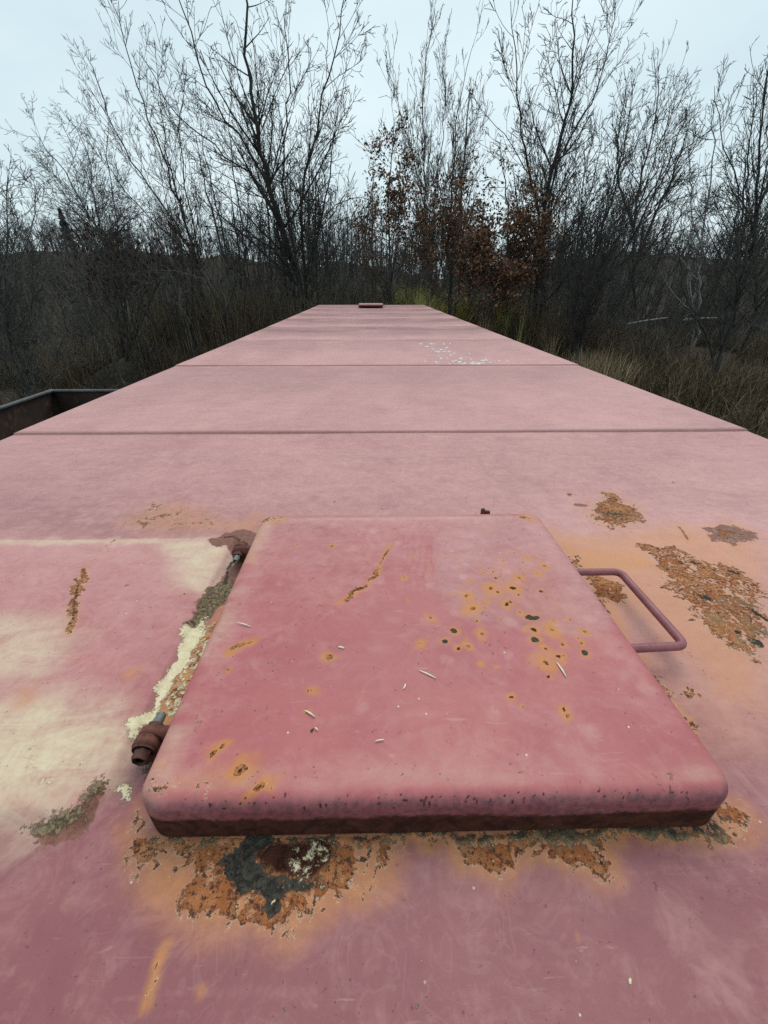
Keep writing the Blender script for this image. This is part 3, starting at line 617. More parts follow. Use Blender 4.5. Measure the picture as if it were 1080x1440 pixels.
# ------------------------------------------------------------------ roof hatch: pressed lid with rolled edges
HX0, HX1, HY0, HY1, HT = -0.3155, 0.3300, 0.2270, 0.8440, 0.0645
def lid_mesh(step, seed):
    hx, hy = (HX1-HX0)/2, (HY1-HY0)/2; cx, cy = (HX0+HX1)/2, (HY0+HY1)/2
    rr, wall = 0.0155, HT-0.0155-0.003
    n_top = int(0.29/step); n_roll = max(7, int(0.030/step)); n_wall = max(2, int(wall/step))
    # profile from the middle outwards: inset, height
    prof = []
    for k in range(n_top+1): prof.append(('t', k/n_top, HT))
    for k in range(1, n_roll+1):
        a = k/n_roll*math.pi/2; prof.append(('r', rr*(1-math.sin(a)), HT - rr*(1-math.cos(a))))
    for k in range(1, n_wall+1): prof.append(('r', -0.0025*0, HT-rr-wall*k/n_wall))
    N = len(prof)-1
    lin = np.arange(-N, N+1); U, Vv = np.meshgrid(lin, lin); R = np.maximum(np.abs(U), np.abs(Vv))
    ax = np.zeros(N+1); ay = np.zeros(N+1); cc = np.zeros(N+1); zz = np.zeros(N+1)
    for k, (kind, a, z) in enumerate(prof):
        zz[k] = z
        if kind == 't': ax[k], ay[k], cc[k] = a*(hx-rr), a*(hy-rr), a*0.015
        else: ax[k], ay[k], cc[k] = hx-a, hy-a, 0.031-a
    AX, AY, CC, Zm = ax[R], ay[R], cc[R], zz[R]
    Rs = np.maximum(R, 1); x = U/Rs*AX; y = Vv/Rs*AY
    ex, ey = np.abs(x)-(AX-CC), np.abs(y)-(AY-CC)
    corner = (ex > 0) & (ey > 0)
    l = np.hypot(ex, ey)+1e-12
    x = np.where(corner, np.sign(x)*((AX-CC) + ex/l*CC), x); y = np.where(corner, np.sign(y)*((AY-CC) + ey/l*CC), y)
    crown = 0.0035*(1-np.clip(x/hx, -1, 1)**2)*(1-np.clip(y/hy, -1, 1)**2)
    X, Y, Z = (x+cx).ravel(), (y+cy).ravel(), (Zm + crown).ravel()
    Z = Z + 0.0016*(fbm(X, Y, 6, 3, seed)-0.5)
    return X, Y, Z, grid_faces(2*N+1, 2*N+1)

X, Y, Z, F = lid_mesh(0.0028, 3)
L = WearShade(X, Y, 15); x, y = L.x, L.y
L.c['fade_shade'] += 0.02 + 0.24*(fbm(x, y, 7, 4, 81)-0.5) + 0.30*smooth(0.45, 0.84, y)
L.c['vivid'] += 0.80 + 0.3*(fbm(x, y, 5, 3, 82)-0.5) - 0.15*smooth(0.6, 0.85, y)
L.c['fade_shade'] += 0.30*(fbm(x, y, 22, 4, 181)-0.5) + 0.16*(fbm(x, y, 75, 3, 182)-0.5)
ed = np.minimum(np.minimum(x-HX0, HX1-x), np.minimum(y-HY0, HY1-y))
L.c['fade_shade'] += 0.16*smooth(0.075, 0.03, ed)*smooth(0.012, 0.028, ed)*smooth(0.25, 0.6, fbm(x, y, 14, 3, 83)+0.1)
L.c['cream'] += 0.35*smooth(0.05, 0.03, ed)*smooth(0.018, 0.03, ed)*smooth(0.80, 0.83, y)
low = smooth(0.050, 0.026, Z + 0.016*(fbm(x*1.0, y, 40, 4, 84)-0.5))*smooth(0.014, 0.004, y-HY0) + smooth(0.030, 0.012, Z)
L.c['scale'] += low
L.c['dirt_shade'] += 1.1*smooth(0.0656, 0.0575, Z + 0.005*(fbm(x, y*0.2, 160, 3, 184)-0.5))*smooth(0.03, 0.0, y-HY0) + 0.35*smooth(0.056, 0.04, Z)*smooth(0.0, 0.03, y-HY0)  # shade of the front roll painted in; other sides darker towards the bottom
# tide lines of dried water round the spotted corner
dd = np.hypot((x-0.20)/1.0, (y-0.63)/1.15) + 0.07*(fbm(x, y, 6, 3, 85)-0.5)
tide = (0.5+0.5*np.sin(dd*620 + 9*fbm(x, y, 8, 2, 89)))**4 * smooth(0.155, 0.17, dd)*smooth(0.24, 0.20, dd)*smooth(0.2, 0.05, x)
L.c['fade_shade'] -= 0.16*tide*smooth(0.3, 0.6, fbm(x, y, 12, 3, 88))
L.c['fade_shade'] += 0.24*smooth(0.17, 0.15, dd); L.c['vivid'] -= 0.3*smooth(0.17, 0.15, dd)
dd2 = np.hypot((x+0.22), (y-0.33)) + 0.06*(fbm(x, y, 9, 3, 86)-0.5)
t2 = (0.5+0.5*np.sin(dd2*330))**5*smooth(0.04, 0.06, dd2)*smooth(0.16, 0.10, dd2); L.c['fade_shade'] += 0.05*t2
def bloom(c, r, core='scale', hw=2.6, asp=1.0, rot=0.0, amt=0.9):
    L.spot('halo', c, r*hw*0.85, 0.98, amt*1.0, 0.7, asp=asp, rot=rot); L.spot(core, c, r, 0.7, 1.25, 0.35, asp=asp, rot=rot)
for c, r in zip([(0.1904,0.4939),(0.1809,0.4442),(0.2456,0.4211),(0.0615,0.4651),(0.0465,0.4409),(0.2323,0.5544),(0.5252,0.8017),(0.1626,0.5952)], (.0055, .0048, .0045, .0045, .0042, .0030, .003, .0026)):
    bloom(c, r, 'bare', 2.3)
L.spot('bare', [(0.1978,0.4921)][0], 0.0045)
for c in [(0.0439,0.6207),(0.1093,0.7335),(0.1386,0.6148),(0.1581,0.6232),(0.1651,0.6143),(0.1933,0.6476),(0.2383,0.654),(0.2401,0.6468),(0.233,0.6423),(0.2643,0.6303),(0.1155,0.5878),(0.2034,0.5925),(0.2078,0.5822),(0.1751,0.5669),(0.1839,0.5667),(0.1885,0.5458),(0.1328,0.534),(0.1334,0.5269),(0.1003,0.512),(0.1075,0.4555),(0.1689,0.4632),(0.1847,0.4644),(0.2133,0.4639),(0.2249,0.4821),(0.2533,0.4848),(0.1918,0.4247),(0.2021,0.414),(0.2093,0.4139),(0.2165,0.4366),(0.2485,0.4487),(0.2501,0.4401),(0.2647,0.4601),(0.1098,0.3992),(0.0894,0.402),(0.0638,0.4256),(0.0792,0.4294),(0.0104,0.4402),(0.0314,0.495),(0.1786,0.398),(0.1736,0.3743),(0.1153,0.3448),(0.1267,0.3343),(0.1772,0.3314),(0.1775,0.3216),(0.1781,0.5056),(0.1552,0.5538),(0.1473,0.5616),(0.0971,0.5419),(0.1704,0.5263),(0.1634,0.5229),(-0.0029,0.5364),(-0.0034,0.594),(0.243,0.6086),(0.1018,0.4827)]:
    bloom(c, 0.0011 + 0.0030*rng.uniform()**2.2, 'crust' if rng.uniform() < 0.7 else 'scale', hw=rng.uniform(2.8, 4.6), asp=rng.uniform(1, 1.6), rot=rng.uniform(0, 3))
for k in range(90):
    c = (rng.normal(0.20, 0.075), rng.normal(0.60, 0.085))
    if c[0] < 0.30 and c[1] < 0.80: L.spot('crust', c, rng.uniform(0.0008, 0.0018), 0.5, 0.9); L.spot('halo', c, rng.uniform(0.003, 0.007), 0.8, 0.45)
for k in range(70):
    c = (rng.uniform(-0.29, 0.30), rng.uniform(0.26, 0.80)); L.spot('crust', c, rng.uniform(0.0008, 0.0020), 0.4, 0.85)
L.poly('halo', [(0.1765,0.6318),(0.2754,0.6416),(0.282,0.4354),(0.2126,0.3974),(0.1704,0.4515)], 0.045, 0.20)
L.spot('bare', [(-0.1367,0.3067)][0], 0.0022, 0.5, 1.2, 0.1)
L.line('halo', [(-0.024,0.7086),(-0.0533,0.6137),(-0.0851,0.5599),(-0.119,0.5313)], 0.005, 0.010, 0.85)
for a, b, w_ in (((545,774),(537,790),.003), ((534,797),(530,803),.0026), ((524,810),(512,822),.0032), ((508,826),(496,836),.0040), ((500,838),(486,845),.0034)):
    pass
L.line('scale', [(-0.0308,0.6855),(-0.0387,0.6611)], 0.0012, 0.0025, 0.9, 0.8); L.line('scale', [(-0.084,0.5675),(-0.0947,0.5525)], 0.0016, 0.003, 0.9, 0.8)
L.line('crust', [(-0.0291,0.6905),(-0.0387,0.6587),(-0.0462,0.6356)], 0.0026, 0.0035, 1.2, 0.8); L.line('crust', [(-0.0505,0.6246),(-0.0613,0.6033),(-0.0754,0.583)], 0.0024, 0.0035, 1.2, 0.9)
L.line('crust', [(-0.0791,0.5771),(-0.0888,0.5599),(-0.0982,0.5489),(-0.1096,0.5347)], 0.0038, 0.004, 1.2, 1.0)
L.line('halo', [(-0.2755,0.4302),(-0.2602,0.4421),(-0.2416,0.4515)], 0.007, 0.010, 0.9); L.line('crust', [(-0.2702,0.4368),(-0.2452,0.4488)], 0.0032, 0.004, 1.0, 0.3)
for c, r, asp in zip([(-0.2376,0.2885),(-0.248,0.2805),(-0.2093,0.2625),(-0.1834,0.2445),(-0.1229,0.4197),(-0.148,0.361),(-0.262,0.3984),(-0.1415,0.7001),(-0.169,0.2442),(-0.1441,0.3312),(-0.2153,0.7119)], (.003, .003, .004, .003, .0034, .0026, .002, .0026, .002, .002, .0024), (1.4, 1.2, 1.8, 2.6, 1.2, 1.3, 1.5, 1.5, 1, 1, 1)):
    bloom(c, r*1.15, 'crust', hw=2.6, asp=asp, rot=0.5); L.spot('scale', c, r*0.45, 0.6, 1.0, 0.3, asp=asp, rot=0.5)
le = smooth(0.05, 0.012, x-HX0)*smooth(0.000, 0.006, x-HX0)
L.c['cream'] += 0.30*le*smooth(0.35, 0.6, fbm(x, y, 18, 3, 187)); L.c['halo'] += 0.35*le*smooth(0.5, 0.7, fbm(x, y, 11, 3, 188))
L.c['cream'] += 0.14*smooth(0.05, 0.024, y-HY0)*smooth(0.012, 0.020, y-HY0)*smooth(0.40, 0.65, fbm(x, y, 10, 3, 189)+0.15*smooth(0.0, -0.3, x))
L.poly('halo', [(-0.2911,0.2543),(-0.2688,0.2636),(-0.2103,0.2718),(-0.1831,0.2636),(-0.1951,0.2433),(-0.2768,0.2419)], 0.02, 0.42)
L.poly('crust', [(-0.2967,0.2465),(-0.2941,0.261),(-0.2788,0.2578),(-0.2705,0.2446),(-0.2867,0.2407)], 0.006, 0.85)
L.poly('crust', [(-0.2636,0.2502),(-0.2471,0.2528),(-0.2403,0.2441),(-0.2586,0.243)], 0.005, 0.8)
for c in ((HX0+0.03, HY1-0.025), (HX1-0.03, HY1-0.025)): L.spot('crust', c, 0.014, 0.5, 0.75, asp=1.8); L.spot('halo', c, 0.03, 0.6, 0.5)
for k in range(110):                                          # dark flecks along the rolled front edge
    c = (rng.uniform(HX0+0.03, HX1-0.03), HY0 + rng.uniform(0.001, 0.010)); L.spot('scale', c, rng.uniform(0.0006, 0.0016), 0.5, 0.8, 0.1)
for k in range(26):
    c = (rng.uniform(-0.29, 0.30), rng.uniform(0.26, 0.80)); L.spot('fade_shade', c, rng.uniform(0.004, 0.012), 0.4, 0.25, mode='add')
Z = Z + 0.0006*smooth(.4, .7, L.c['crust'])*(Z > 0.05) - 0.0012*smooth(.4, .7, L.c['bare'])
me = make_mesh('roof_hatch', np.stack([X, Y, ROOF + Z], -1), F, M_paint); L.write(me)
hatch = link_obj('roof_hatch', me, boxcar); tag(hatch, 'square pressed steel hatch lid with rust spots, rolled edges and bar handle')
ABS[hatch.name] = Vector((0, 5.8, 0))
def sub(o, parent):                                          # sub-part: identity offset from its part
    o.parent = parent; o.matrix_parent_inverse = Matrix.Identity(4); return o

# bar handle on the lid's side
hz = ROOF + 0.038
v, q = rod_path([(HX1-0.015, 0.645, hz), (0.426, 0.645, hz), (0.428, 0.455, hz), (HX1-0.015, 0.450, hz)], 0.0070, 14, 0.016)
sub(link_obj('handle', make_mesh('handle', v, q, M_handle)), hatch)

for wy in (0.645, 0.4505):
    sub(Solid().lathe((HX1, wy, hz), 'x', [(-0.004, 0.0115), (0.0010, 0.0112), (0.0035, 0.0095), (0.0052, 0.0070)], 14).obj('weld_bead', M_hrust, None, True), hatch)
def hinge(yc, flip):
    """lug on the lid, welded lug on the roof, a bolt through both along the car"""
    px, pz = -0.346, ROOF + 0.029
    def lug(x_root, y0, y1, rad, droot):
        poly = [(x_root, pz+rad*0.9), (x_root, pz-rad*0.9)] if droot else [(px-rad, ROOF-0.004), (px+rad, ROOF-0.004)]
        if droot:
            arc = [(px+rad*math.cos(a), pz+rad*math.sin(a)) for a in np.linspace(-math.pi/2, -1.5*math.pi, 12)]
        else:
            arc = [(px+rad*math.cos(a), pz+rad*math.sin(a)) for a in np.linspace(0, math.pi, 12)]
        return Solid().prism(poly + arc, 'y', y0, y1)
    f = -1 if flip else 1
    def yy(a, b): return (yc+min(a*f, b*f), yc+max(a*f, b*f))
    sub(lug(HX0+0.006, *yy(0.000, 0.010), 0.0152, True).obj('hinge_arm', M_hrust), hatch)
    sub(lug(0, *yy(-0.012, -0.001), 0.0160, False).obj('hinge_lug', M_hrust), hatch)
    def lat(prof, n, rot=0): 
        pr = [(t*f, r) for t, r in prof]
        return Solid().lathe((px, yc, pz), 'y', pr, n, rot)
    sub(lat([(-0.0160, 0.0138), (-0.0155, 0.0145), (-0.0122, 0.0145)], 22).obj('washer', M_bolt), hatch)
    sub(lat([(-0.0275, 0.0088), (-0.0262, 0.0106), (-0.0162, 0.0106)], 6, 0.3).obj('bolt_head', M_bolt), hatch)
    sub(lat([(0.0102, 0.0108), (0.019, 0.0108), (0.0205, 0.0092)], 6, 0.1).obj('nut', M_bolt), hatch)
    pr = []
    for k in range(9): pr += [(0.0200+k*0.0018, 0.0056), (0.0209+k*0.0018, 0.0063)]
    sub(lat(pr + [(0.0368, 0.0046)], 16).obj('bolt_thread', M_thread), hatch)
hinge(0.322, False); hinge(0.742, True)
for dx, hh, m in ((0.214, 0.034, M_bolt), (0.226, 0.028, M_hrust)):
    sub(Solid().lathe((dx, HY1+0.045, ROOF), 'z', [(-0.004, 0.006), (0.012+hh, 0.006), (0.014+hh, 0.0045)], 12).obj('stud', m), hatch)

# the same hatch at the far end of the roof
X, Y, Z, F = lid_mesh(0.02, 3)
far_me = make_mesh('roof_hatch', np.stack([X, Y, Z], -1), F, M_paint); fw_ = WearShade(X, Y, 3); fw_.c['fade_shade'] += 0.55; fw_.c['scale'] += smooth(0.052, 0.036, Z); fw_.write(far_me)
far_hatch = link_obj('roof_hatch', far_me, boxcar); far_hatch.location = (-0.03, 11.75, ROOF+0.004)
tag(far_hatch, 'small looking maroon hatch lid at the far end of the roof')

# ------------------------------------------------------------------ straw and flakes lying on the roof
def straw(p, q, w, label, z):
    p, q = np.array(p), np.array(q); d = q-p; l = np.linalg.norm(d); d /= l; n = np.array([-d[1], d[0]])*w/2
    V = []
    for t, k in ((0, 0.6), (0.5, 1.0), (1, 0.5)):
        c = p + d*l*t + n*(0.6 if t == 0.5 else 0)
        for s, zz in ((-1, 0), (1, 0), (1, w*0.6), (-1, w*0.6)): V.append((c[0]+s*n[0]*k, c[1]+s*n[1]*k, z+zz))
    Fc = [(0, 3, 2, 1), (8, 9, 10, 11)] + [(b+i, b+(i+1) % 4, b+4+(i+1) % 4, b+4+i) for b in (0, 4) for i in range(4)]
    o = link_obj('straw_bit', make_mesh('straw_bit', V, Fc, M_straw, False))
    return tag(o, label, 'straw', 'dry straw bits on the hatch lid')
LZ = ROOF + HT + 0.0030
for k, (p, q, w, lab) in enumerate(zip(
    [(-0.275,0.4877),(0.0019,0.3902),(0.1966,0.4002),(-0.1478,0.3322),(-0.1127,0.4341),(-0.0194,0.3686),(-0.1327,0.3093),(-0.0603,0.2913)],
    [(-0.2514,0.4781),(0.0226,0.377),(0.1996,0.3761),(-0.1343,0.3233),(-0.1042,0.4313),(-0.0228,0.361),(-0.1289,0.3057),(-0.0503,0.2929)],
    (.0016, .0020, .0020, .0019, .0030, .0022, .0015, .0014),
    ('thin straw bit near the hinged edge of the hatch lid', 'longest pale straw bit in the middle of the hatch lid', 'pale straw bit beside the rust spots on the hatch lid',
     'pale straw bit with a dark crumb beside it on the hatch lid', 'short stubby straw bit next to a rust bloom on the hatch lid', 'tiny upright straw bit beside the longest straw on the hatch lid',
     'tiny straw bit right beside the dark crumb on the hatch lid', 'thin straw bit lying crosswise near the rolled front edge of the hatch lid'))):
    straw(p, q, w, lab, LZ)
fl = Solid()
for k in range(62):
    u = rng.uniform()
    if u < 0.72: fx, fy = rng.normal(0.64, 0.13), SEAM+PL+abs(rng.normal(0.05, 0.13))+0.03
    else: fx, fy = rng.normal(0.60, 0.12), SEAM+PL+rng.uniform(0.3, 1.3)
    r = rng.uniform(0.007, 0.020); a0 = rng.uniform(0, 6)
    fl.prism([(fx+r*math.cos(a0+a)*rng.uniform(.6, 1.2), fy+r*math.sin(a0+a)*rng.uniform(.6, 1.2)) for a in np.linspace(0, 2*math.pi, 7)[:-1]], 'z', ROOF-0.012, ROOF+0.007)
tag(fl.obj('white_flakes', M_white), 'white flakes scattered on the faded pink roof', 'debris', kind='stuff')

# ------------------------------------------------------------------ open gondola on the next track
gon = thing('gondola_car', 'dark rusted open gondola car on the track beside the boxcar', 'freight car', (-4.15, 0, 0))
GX0, GX1, GY0, GY1, GT = -5.60, -2.70, -6.0, 7.42, ROOF-1.13
for nm, (xa, xb) in (('side_wall', (GX0-0.02, GX0)), ('side_wall', (GX1, GX1+0.02))):
    w = Solid().box(xa, xb, GY0, GY1, 1.25, GT-0.001).obj(nm, M_gond, gon)
    sgn = -1 if xa < -4 else 1; xo = xa if sgn < 0 else xb
    for k in range(14):
        Solid().box(min(xo, xo+0.11*sgn), max(xo, xo+0.11*sgn), GY0+0.1+k*1.0, GY0+0.22+k*1.0, 1.2, GT-0.02, 0.008).obj('rib', M_gond, w)
    Solid().box(xa-0.030, xb+0.030, GY0-0.04, GY1+0.035, GT, GT+0.050, 0.012).obj('top_rim', M_rim, w)
for yv in (GY0, GY1):
    e = Solid().box(GX0, GX1, yv-0.01, yv+0.01, 1.25, GT-0.002).obj('end_wall', M_gond, gon)
    Solid().box(GX0+0.033, GX1-0.033, yv-0.035, yv+0.030, GT, GT+0.048, 0.012).obj('top_rim', M_rim, e)
Solid().box(GX0, GX1, GY0, GY1, 1.15, 1.24).obj('floor', M_gond, gon)
Solid().box(-4.45, -3.85, GY0-0.2, GY1+0.2, 0.80, 1.149).obj('underframe', M_under, gon)
for ty in (-3.9, 5.2):
    tr = Solid().box(-5.10, -5.0, ty-1.0, ty+1.0, 0.74, 0.98, 0.02).box(-3.3, -3.2, ty-1.0, ty+1.0, 0.74, 0.98, 0.02).box(-5.0, -3.3, ty-0.2, ty+0.2, 0.62, 0.79).obj('truck', M_under, gon)
    for ay in (-0.85, 0.85):
        for sx in (-0.75, 0.75):
            Solid().lathe((-4.15+sx, ty+ay, 0.885), 'x', [(-0.06, 0.40), (-0.05, 0.42), (0.05, 0.42), (0.06, 0.40)], 28).obj('wheel', M_under, tr)

# ------------------------------------------------------------------ bare trees
def resample(pts, K):
    p = np.asarray(pts, float); d = np.concatenate([[0], np.cumsum(np.linalg.norm(np.diff(p, axis=0), axis=1))])
    t = np.linspace(0, d[-1], K*4); q = np.stack([np.interp(t, d, p[:, k]) for k in range(3)], -1)
    for _ in range(6): q[1:-1] = 0.25*q[:-2] + 0.5*q[1:-1] + 0.25*q[2:]
    return q[np.linspace(0, K*4-1, K).round().astype(int)]

def spawn(P, R, rg, per_m, t0, lenf, ang, up, K, rf, rmin, lmin=0.15, wob=0.12, grav=0.0):
    """children of every polyline in P; vectorised"""
    M, Kp, _ = P.shape
    seg = np.linalg.norm(np.diff(P, axis=1), axis=2); Ls = seg.sum(1)
    cnt = np.maximum(1, (Ls*per_m*rg.uniform(0.8, 1.2, M)).round().astype(int))
    pi = np.repeat(np.arange(M), cnt); n = len(pi)
    t = t0 + (1-t0)*rg.uniform(0, 1, n)**0.9*0.98
    f = t*(Kp-1); k0 = np.minimum(f.astype(int), Kp-2); fr = (f-k0)[:, None]
    base = P[pi, k0]*(1-fr) + P[pi, k0+1]*fr
    r0 = R[pi, k0]*(1-fr[:, 0]) + R[pi, k0+1]*fr[:, 0]
    tan = P[pi, k0+1]-P[pi, k0]; tan /= np.linalg.norm(tan, axis=1, keepdims=True)+1e-9
    rv = rg.normal(size=(n, 3)); rv -= (rv*tan).sum(1, keepdims=True)*tan; rv /= np.linalg.norm(rv, axis=1, keepdims=True)+1e-9
    a = np.radians(rg.normal(ang, ang*0.25, n))[:, None]
    d = tan*np.cos(a) + rv*np.sin(a)
    l = np.maximum(lmin, lenf*Ls[pi]*(1.05-0.75*t)*rg.uniform(0.55, 1.25, n))
    C = np.empty((n, K, 3)); C[:, 0] = base
    for k in range(1, K):
        d = d + np.array([0, 0, up/K]) + rg.normal(0, wob, (n, 3)); d[:, 2] -= grav/K
        d /= np.linalg.norm(d, axis=1, keepdims=True)
        C[:, k] = C[:, k-1] + d*(l/(K-1))[:, None]
    rb = np.maximum(r0*rf*rg.uniform(0.8, 1.1, n), rmin*1.1)
    RR = rb[:, None]*(1-np.linspace(0, 1, K)[None, :]*0.75); RR = np.maximum(RR, rmin)
    return C, RR

def grow(stems, rg, per=(1.6, 2.6, 4.0, 5.5), lenf=(0.36, 0.42, 0.45, 0.5), ang=(38, 40, 40, 34), up=(0.7, 0.5, 0.4, 0.2), rmin=0.006, levels=4, t0=0.15, rf=0.47, wob=0.075, grav=0.0):
    """stems: list of (pts, r_base, r_tip) -> wood (trunk mesh data), twigs (mesh data), twig tips"""
    P0 = np.stack([resample(s[0], 22) for s in stems]); L0 = np.linalg.norm(np.diff(P0, axis=1), axis=2).sum(1)
    P0[:, 2:] += rg.normal(0, 0.004, P0[:, 2:].shape)*L0[:, None, None]
    R0 = np.stack([np.linspace(1, 0, 22)**0.85*(s[1]-s[2]) + s[2] for s in stems])
    wood = [tubes(P0, R0, 8)]; tw = []; cur = (P0, R0); tips = P0[:, -1]
    for l in range(levels):
        C, R = spawn(cur[0], cur[1], rg, per[l], t0 if l == 0 else 0.12, lenf[l], ang[l], up[l], 7 if l == 0 else 5 if l == 1 else 4 if l == 2 else 3, rf, rmin, wob=wob, grav=grav)
        if l == 0: wood.append(tubes(C, R, 5))
        else: tw.append(tubes(C, R, 3))
        cur = (C, R); tips = C
    return merge(wood), merge(tw), tips

def tree(name, label, cat, loc, data, mats, group=None):
    t = thing(name, label, cat, loc, group)
    ABS.pop(t.name, None)
    for nm, d, m in zip(('trunk', 'branches'), data, mats):
        o = link_obj(nm, make_mesh(nm, d[0], d[1], m)); o.parent = t
        if nm == 'branches': o['kind'] = 'stuff'
    return t

def hero(name, label, base, stems, seed, mats, rmin=0.006, group=None, extra=None, **kw):
    """base (x, y); stems in world metres; the foot is carried down to the ground"""
    rg = np.random.default_rng(seed); bz = float(terrain(base[0], base[1])) - 0.12
    o = np.array([base[0], base[1], bz]); st = []
    for pts, r0, r1 in stems:
        p = np.array(pts, float)
        if p[0, 2] > bz + 0.4 and np.hypot(*(p[0, :2]-o[:2])) < 1.2: p = np.vstack([[o[0]+(p[0, 0]-o[0])*0.6, o[1]+(p[0, 1]-o[1])*0.6, bz], p])
        st.append((p - o, r0*0.74, r1*0.6))
    wood, tw, tips = grow(st, rg, rmin=rmin, **kw)
    t = tree(name, label, 'tree', tuple(o), (wood, tw), mats, group)
    return t, tips

def leaves_mesh(pts, rg, size, mat, droop=0.3):
    n = len(pts); d = rg.normal(size=(n, 3)); d[:, 2] -= droop; d /= np.linalg.norm(d, axis=1, keepdims=True)
    u = np.cross(d, rg.normal(size=(n, 3))); u /= np.linalg.norm(u, axis=1, keepdims=True)
    w = np.cross(d, u); s = size*rg.uniform(0.6, 1.3, n)[:, None]
    V = np.stack([pts, pts+d*s*0.5+u*s*0.32+w*s*0.10, pts+d*s, pts+d*s*0.5-u*s*0.32+w*s*0.10], 1)
    i = np.arange(n*4).reshape(n, 4)
    me = make_mesh('leaves', V.reshape(-1, 3), i, mat, False)
    r = np.repeat(rg.uniform(0, 1, n), 4); add_attr(me, 'tint', np.stack([r, r, r, r], -1)); return me

def blades_mesh(name, x, y, z, rg, h, w, lean, mat, heads=False):
    n = len(x); a = rg.uniform(0, 2*np.pi, n); l = rg.normal(0, lean, n); hh = h*rg.uniform(0.45, 1.25, n); ww = w*rg.uniform(0.6, 1.3, n)
    dx, dy = np.cos(a), np.sin(a); px, py = -dy, dx
    V = []
    for t, wt in ((0, 1.0), (0.45, 0.8), (0.8, 0.5), (1.0, 0.08)):
        off = l*hh*t**2.2; zz = z + hh*(t - 0.25*np.abs(l)*t*t)
        for s in (-1, 1): V.append(np.stack([x+dx*off+s*px*ww*wt/2, y+dy*off+s*py*ww*wt/2, zz], -1))
    V = np.stack(V, 1); b = np.arange(n)[:, None]*8
    Q = np.concatenate([b + np.array([[k, k+1, k+3, k+2]]) for k in (0, 2, 4)])
    me = make_mesh(name, V.reshape(-1, 3), Q, mat, False)
    r = np.repeat(np.clip(rg.normal(0.5, 0.27, n), 0, 1), 8); add_attr(me, 'tint', np.stack([r, r, r, r], -1)); return me
DK, GR, PA = (M_bark, M_twig), (M_barkg, M_twigg), (M_barkp, M_twigg)
DB = (M_bark, M_twigb)
hero('spreading_tree', 'tall dark many stemmed bare tree with thick trunk beyond the roof end', (-2.72,19), [
  ([(-2.85,19,4.09),(-2.98,19,5.42),(-3.29,19,6.47),(-3.6,19,7.46),(-3.85,19,9.07),(-4,19,10.44),(-3.96,19,11.77),(-3.77,19,13.41)], 0.17, 0.03),
  ([(-3.33,19,6.58),(-3.67,18.6,7.87),(-4.08,18.2,8.89),(-4.78,17.8,9.58),(-5.07,17.6,10.26),(-5.24,17.4,11.1),(-5.31,17.2,12.07)], 0.085, 0.02),
  ([(-3.56,19,7.35),(-4.44,19.4,8.46),(-5.72,19.8,9.24),(-7.16,20.2,10.4),(-7.65,20.4,11.3),(-8.06,20.6,11.98)], 0.06, 0.015),
  ([(-3.09,19,5.17),(-3.44,18.5,5.7),(-3.69,18.1,6.06),(-4.31,17.8,6.32),(-4.95,17.5,6.5),(-5.63,17.2,6.55)], 0.07, 0.015),
  ([(-2.71,19,4.29),(-2.93,19.5,5.31),(-3.27,19.8,7.46),(-3.28,20,8.68),(-2.99,20.2,10.04),(-2.81,20.3,11.2),(-2.91,20.5,12.84)], 0.075, 0.015),
  ([(-2.64,19,4.42),(-2.5,18.4,6.42),(-2.38,18.2,7.85),(-1.9,18,8.95),(-1.28,17.8,10.43),(-0.86,17.6,11.57),(-0.66,17.5,12.23)], 0.085, 0.015),
  ([(-2.57,19,4.68),(-2.33,19.6,5.68),(-1.91,19.8,7.24),(-1.47,20,8.48),(-1.31,20.2,9.86),(-0.9,20.4,11.25)], 0.07, 0.012),
  ([(-2,18.1,8.41),(-1.36,17.8,8.91),(-0.92,17.5,9.08),(-0.45,17.2,9.28)], 0.04, 0.012),
  ([(-2.61,19,4.8),(-2.01,18.6,6.66),(-1.31,18.5,7.35),(-0.52,18.4,7.57),(0.24,18.3,7.37)], 0.05, 0.012),
  ([(-2.67,19,4.17),(-2.1,18.2,4.68),(-1.38,17.8,4.85),(-0.56,17.4,5.15)], 0.04, 0.01)],
  101, DK, 0.0065, per=(2.42, 3.42, 3.98, 3.8), lenf=(0.38, 0.47, 0.53, 0.60), up=(0.5, 0.4, 0.2, 0.2))
hero('leaning_tree', 'group of thin bare stems leaning away from the thick trunked tree', (-8,22), [
  ([(-7.91,22,5.92),(-8.16,22,7.49),(-8.44,22,9.16),(-8.76,22,10.9),(-9.07,22,12.93),(-8.93,22,13.73)], 0.085, 0.015),
  ([(-7.97,22,5.92),(-8.75,22.6,7.3),(-9.56,22.9,8.36),(-10.67,23.2,10.33),(-11.28,23.6,12.5),(-11.49,23.8,13.08)], 0.08, 0.012),
  ([(-7.88,22,5.92),(-7.78,21.4,7.17),(-7.93,21.1,8.76),(-7.79,20.8,10.37),(-7.45,20.5,11.6)], 0.07, 0.012),
  ([(-7.78,22,5.92),(-7.94,22.7,7.57),(-8.07,22.8,8.84),(-7.95,23,10.52),(-7.33,23.2,12.29)], 0.06, 0.012),
  ([(-8.11,22,5.86),(-8.91,21.6,6.81),(-9.76,21.4,7.77),(-10.47,21.2,8.88),(-10.7,21,10.01)], 0.06, 0.010),
  ([(-6.78,23,5.68),(-6.8,23,7.08),(-6.94,23,8.38),(-7.07,23,10.07),(-7,23,11.4)], 0.055, 0.010),
  ([(-5.94,23,5.68),(-5.85,23,7.35),(-5.94,23,9.13),(-5.88,23,10.53),(-5.54,23,11.83)], 0.055, 0.010)],
  102, DB, 0.0065, per=(2.74, 3.14, 3.76, 3.8), lenf=(0.30, 0.45, 0.47, 0.60), up=(0.8, 0.6, 0.3, 0.2))
